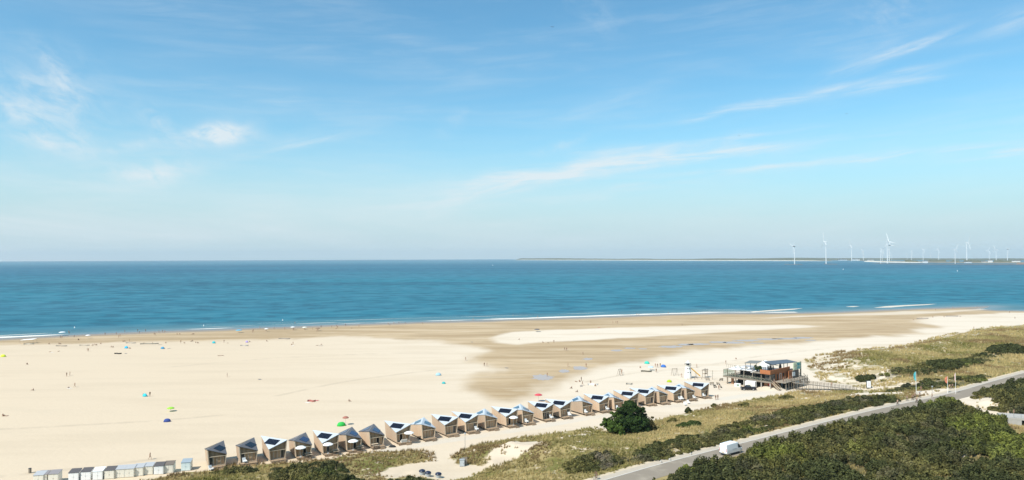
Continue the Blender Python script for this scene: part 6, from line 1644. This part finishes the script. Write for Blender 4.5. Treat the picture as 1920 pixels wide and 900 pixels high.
TB = [(1490, 462, 495.6, 1, 'grey wind turbine at the left end, standing on its own stone bank in the water'), (1549, 453, 495.2, 0, 'tall white wind turbine standing in the water, second from the left'), (1597, 461, 489.6, 0, 'white wind turbine left of the far harbour block'),
      (1619, 471.5, 488.5, 0, 'small pale wind turbine between the harbour block and the paired ones'), (1651.5, 470, 494.2, 0, 'short white wind turbine left of the tallest pair'), (1654.6, 472, 489, 0, 'small white wind turbine directly behind the short one'), (1664, 453, 493.6, 0, 'tallest white wind turbine, front one of the overlapping pair'), (1667.5, 460, 490, 1, 'wind turbine half hidden behind the tallest one'),
      (1672, 477, 488, 0, 'tiny faint wind turbine right of the tallest pair'), (1701, 477, 488.6, 0, 'tiny wind turbine left of the white one over the dark wood'), (1709, 471.5, 489.6, 0, 'white wind turbine over the dark wood right of the tallest pair'), (1731, 468.5, 488.8, 0, 'faint wind turbine above the tip of the flat land'), (1745, 478, 487.6, 0, 'tiniest faint wind turbine in the middle of the far land'),
      (1760, 468, 488.8, 0, 'faint wind turbine left of the cross shaped one'), (1791, 468, 495.4, 0, 'white wind turbine close to the water with blades like a cross'), (1813, 455, 490.4, 0, 'tall white wind turbine third large one from the left'), (1855, 470, 489.4, 0, 'wind turbine first of the three at the right'), (1868, 467.5, 490, 1, 'wind turbine with dark hub, middle of the three at the right'), (1889, 467.5, 490.2, 1, 'wind turbine with dark hub, last of the three at the right')]
for px, hub, base, dark, lab in TB:
    o = make_turbine(R(random.uniform(-12, 25)) + (math.pi if random.random() < .5 else 0) if px != 1791 else R(-80), random.uniform(0, 2.1), dark)
    p = Pfar(px, base, 0); d = (np.array(p) - CAM) @ _f; h = (base - hub) * d / F
    o.location = (p[0], p[1], p[2]); o.scale = (h, h, h); tag(o, lab, 'wind turbine', 'wind turbines on the far shore')

# ------------------------------------------------------------------ air
if True:
    me = bpy.data.meshes.new('haze')
    x0, x1, y0, y1, z0, z1 = -29500, 29500, -4500, 29500, -150, 260
    vs = [(x, y, zz) for zz in (z0, z1) for x, y in ((x0, y0), (x1, y0), (x1, y1), (x0, y1))]
    me.from_pydata(vs, [], [(3, 2, 1, 0), (4, 5, 6, 7), (0, 1, 5, 4), (1, 2, 6, 5), (2, 3, 7, 6), (3, 0, 4, 7)])
    m = bpy.data.materials.new('haze_air'); m.use_nodes = True; m.node_tree.nodes.clear(); t = NT(m.node_tree)
    out = t.node('ShaderNodeOutputMaterial'); pv_ = t.node('ShaderNodeVolumePrincipled'); pv_.inputs['Color'].default_value = (.80, .94, 1.0, 1); pv_.inputs['Density'].default_value = HAZE
    t.l.new(pv_.outputs[0], out.inputs['Volume'])
    tag(link('haze', me, mat=m), kind='stuff')

# ------------------------------------------------------------------ sky and sun
SUN_EL = R(50); sd = Vector((-.72, -.69, 0)).normalized() * math.cos(SUN_EL) + Vector((0, 0, math.sin(SUN_EL)))
ld = bpy.data.lights.new('sun', 'SUN'); ld.energy = SUN_E; ld.angle = R(.53); ld.color = (1, .955, .88)
lo = bpy.data.objects.new('sun', ld); COL.objects.link(lo); lo.rotation_euler = sd.to_track_quat('Z', 'Y').to_euler()
wd = bpy.data.worlds.new('World'); SC.world = wd; wd.use_nodes = True; wd.node_tree.nodes.clear(); t = NT(wd.node_tree)
sky = t.node('ShaderNodeTexSky', sky_type='NISHITA', sun_disc=False, sun_elevation=SUN_EL, sun_rotation=math.atan2(sd.x, sd.y), altitude=0, air_density=1.0, dust_density=0.6, ozone_density=1.6)
tc = t.node('ShaderNodeTexCoord'); sp = t.node('ShaderNodeSeparateXYZ', inp={0: tc.outputs['Generated']})
az = t.math('ARCTAN2', sp.outputs[0], sp.outputs[1]); el = t.math('ARCSINE', sp.outputs[2])
def ang(px, py):
    d = ray(px, py); return math.atan2(d[0], d[1]), math.asin(d[2])
cmb = t.node('ShaderNodeCombineXYZ', inp={0: az, 1: el})
wrp = t.node('ShaderNodeTexNoise', inp={'Vector': cmb.outputs[0], 'Scale': 9.0, 'Detail': 4.0})
wof = t.math('MULTIPLY', t.math('SUBTRACT', wrp.outputs[0], 0.5), 0.05)
def shared(angle, sx, sy, seed, det):
    th = math.atan(angle); ca, sa = math.cos(th), math.sin(th)
    u = t.math('ADD', t.math('MULTIPLY', az, ca), t.math('MULTIPLY', el, sa)); v = t.math('SUBTRACT', t.math('MULTIPLY', el, ca), t.math('MULTIPLY', az, sa))
    cv = t.node('ShaderNodeCombineXYZ', inp={0: t.math('MULTIPLY', u, sx), 1: t.math('MULTIPLY', v, sy), 2: seed})
    return t.noise(cv.outputs[0], 1.0, det, .62, .5)
N_FLAT = shared(.07, 8, 80, 1.3, 6); N_TILT = shared(.26, 9, 70, 5.1, 6); N_PUFF = shared(-.3, 28, 55, 9.7, 6)
el_w = {0: el}
def streak(px, py, slope, Lp, Wp, s, sx=10.0, sy=60.0, lo_=.30, hi_=.75, bend=0.0):
    a0, e0_ = ang(px, py); th = math.atan(-slope); ca, sa = math.cos(th), math.sin(th); L, W_ = Lp / F, Wp / F
    kw = round(min(1.0, Wp / 18), 1)
    if kw not in el_w: el_w[kw] = t.math('MULTIPLY_ADD', wof, kw, el)
    # u/L and v/W as linear forms of azimuth and elevation
    uu = t.math('MULTIPLY_ADD', az, ca / L, t.math('MULTIPLY_ADD', el_w[kw], sa / L, -(a0 * ca + e0_ * sa) / L))
    vv = t.math('MULTIPLY_ADD', az, -sa / W_, t.math('MULTIPLY_ADD', el_w[kw], ca / W_, (a0 * sa - e0_ * ca) / W_))
    r2 = t.math('MULTIPLY_ADD', uu, uu, t.math('MULTIPLY', vv, vv))
    g = t.math('EXPONENT', t.math('MULTIPLY', r2, -1.0))
    n = N_PUFF if sx >= 16 else (N_TILT if slope < -.18 else N_FLAT)
    return t.math('MULTIPLY', t.math('MULTIPLY', g, t.ramp(n, lo_, hi_)), s)
CL = [(1500, 181, -.125, 190, 7, .9, 9, 110, .2, .7), (1690, 155, -.08, 70, 6, .5, 9, 110, .2, .7), (1710, 90, -.27, 95, 9, .6, 10, 90, .3, .7), (1610, 118, -.3, 70, 12, .3, 10, 70), (1340, 290, -.07, 130, 7, .75, 8, 90, .25, .7), (1030, 325, -.15, 210, 17, .75, 7, 50, .25, .7),
      (940, 352, -.22, 190, 16, .65, 7, 60, .3, .7), (1230, 300, -.10, 200, 16, .45, 7, 60), (1440, 313, -.06, 150, 6, .6, 8, 110, .25, .7), (1760, 289, -.02, 210, 8, .65, 6, 100, .25, .7), (1880, 285, .0, 120, 10, .5, 6, 100), (1300, 268, -.05, 180, 6, .35, 8, 100), (1100, 365, -.1, 260, 12, .3, 6, 70),
      (418, 249, -.28, 42, 15, 1.2, 40, 90, .15, .6), (385, 258, -.2, 45, 12, .5, 40, 90), (105, 180, .5, 66, 50, .8, 26, 50, .22, .85), (100, 120, 1.2, 34, 9, .4, 40, 120), (20, 190, .8, 36, 18, .5, 40, 80, .2, .85), (60, 235, .4, 80, 22, .35, 20, 60), (95, 272, -.05, 56, 17, .6, 24, 60, .2, .8), (275, 322, -.12, 66, 18, .8, 20, 50, .22, .65), (300, 240, .9, 40, 16, .5, 30, 60), (545, 272, -.25, 90, 9, .5, 10, 90),
      (240, 275, -.25, 50, 8, .4, 20, 90), (400, 170, .02, 180, 12, .22, 8, 80), (1150, 192, -.32, 90, 14, .28, 10, 70), (1670, 25, -.3, 60, 34, .32, 20, 40), (1895, 38, -.25, 50, 12, .45, 12, 70), (850, 235, -.9, 40, 16, .22, 20, 60), (1110, 20, .6, 60, 30, .2, 16, 50), (1050, 275, -.25, 50, 8, .4, 20, 90), (300, 15, .1, 140, 20, .16, 8, 60)]
tot = None
for c_ in CL:
    q = streak(*c_); tot = q if tot is None else t.math('ADD', tot, q)
# thin general veil, stronger low and to the left
cv = t.node('ShaderNodeCombineXYZ', inp={0: t.math('MULTIPLY', az, 2.2), 1: t.math('MULTIPLY', el, 16.0), 2: 3.0}); nv = t.noise(cv.outputs[0], 1.0, 6, .6, .6)
low = t.math('EXPONENT', t.math('MULTIPLY', t.math('MAXIMUM', el, 0.0), -7.5))
left = t.node('ShaderNodeMapRange', clamp=True, interpolation_type='SMOOTHSTEP', inp={0: az, 1: .15, 2: -.7, 3: .35, 4: 1.0}).outputs[0]
veil = t.math('MULTIPLY', t.math('MULTIPLY', t.ramp(nv, .25, .75), low), t.math('MULTIPLY', left, VEIL))
film = t.math('MULTIPLY', t.ramp(N_FLAT, .38, .75), t.math('MULTIPLY', t.ramp(nv, .35, .65), .13))
tot = t.math('MINIMUM', t.math('ADD', t.math('ADD', tot, veil), film), 0.92)
# haze painted into the sky colour close above the horizon
e2_ = t.math('DIVIDE', el, .115); hz_ = t.math('MULTIPLY', t.math('EXPONENT', t.math('MULTIPLY', t.math('MULTIPLY', e2_, e2_), -1.0)), HORIZ)
skc = t.mix(hz_, t.mix(1.0, sky.outputs[0], SKYTINT, 'MULTIPLY'), HAZECOL)
skc = t.mix(t.math('MULTIPLY', tot, CLOUDF), skc, CLOUDCOL)
wd.cycles.sampling_method = 'MANUAL'; wd.cycles.sample_map_resolution = 256
bg = t.node('ShaderNodeBackground', inp={'Color': skc, 'Strength': SKY_E}); wo = t.node('ShaderNodeOutputWorld'); t.l.new(bg.outputs[0], wo.inputs[0])

SC.view_settings.view_transform = 'Standard'; SC.view_settings.look = 'None'; SC.view_settings.gamma = 1.0; SC.view_settings.exposure = EXPO; SC.view_settings.use_curve_mapping = False
SC.render.engine = 'CYCLES'; SC.cycles.use_denoising = True; SC.cycles.max_bounces = 6; SC.cycles.volume_bounces = 0; SC.cycles.transparent_max_bounces = 16
SC.cycles.caustics_reflective = False; SC.cycles.caustics_refractive = False; SC.cycles.use_adaptive_sampling = False
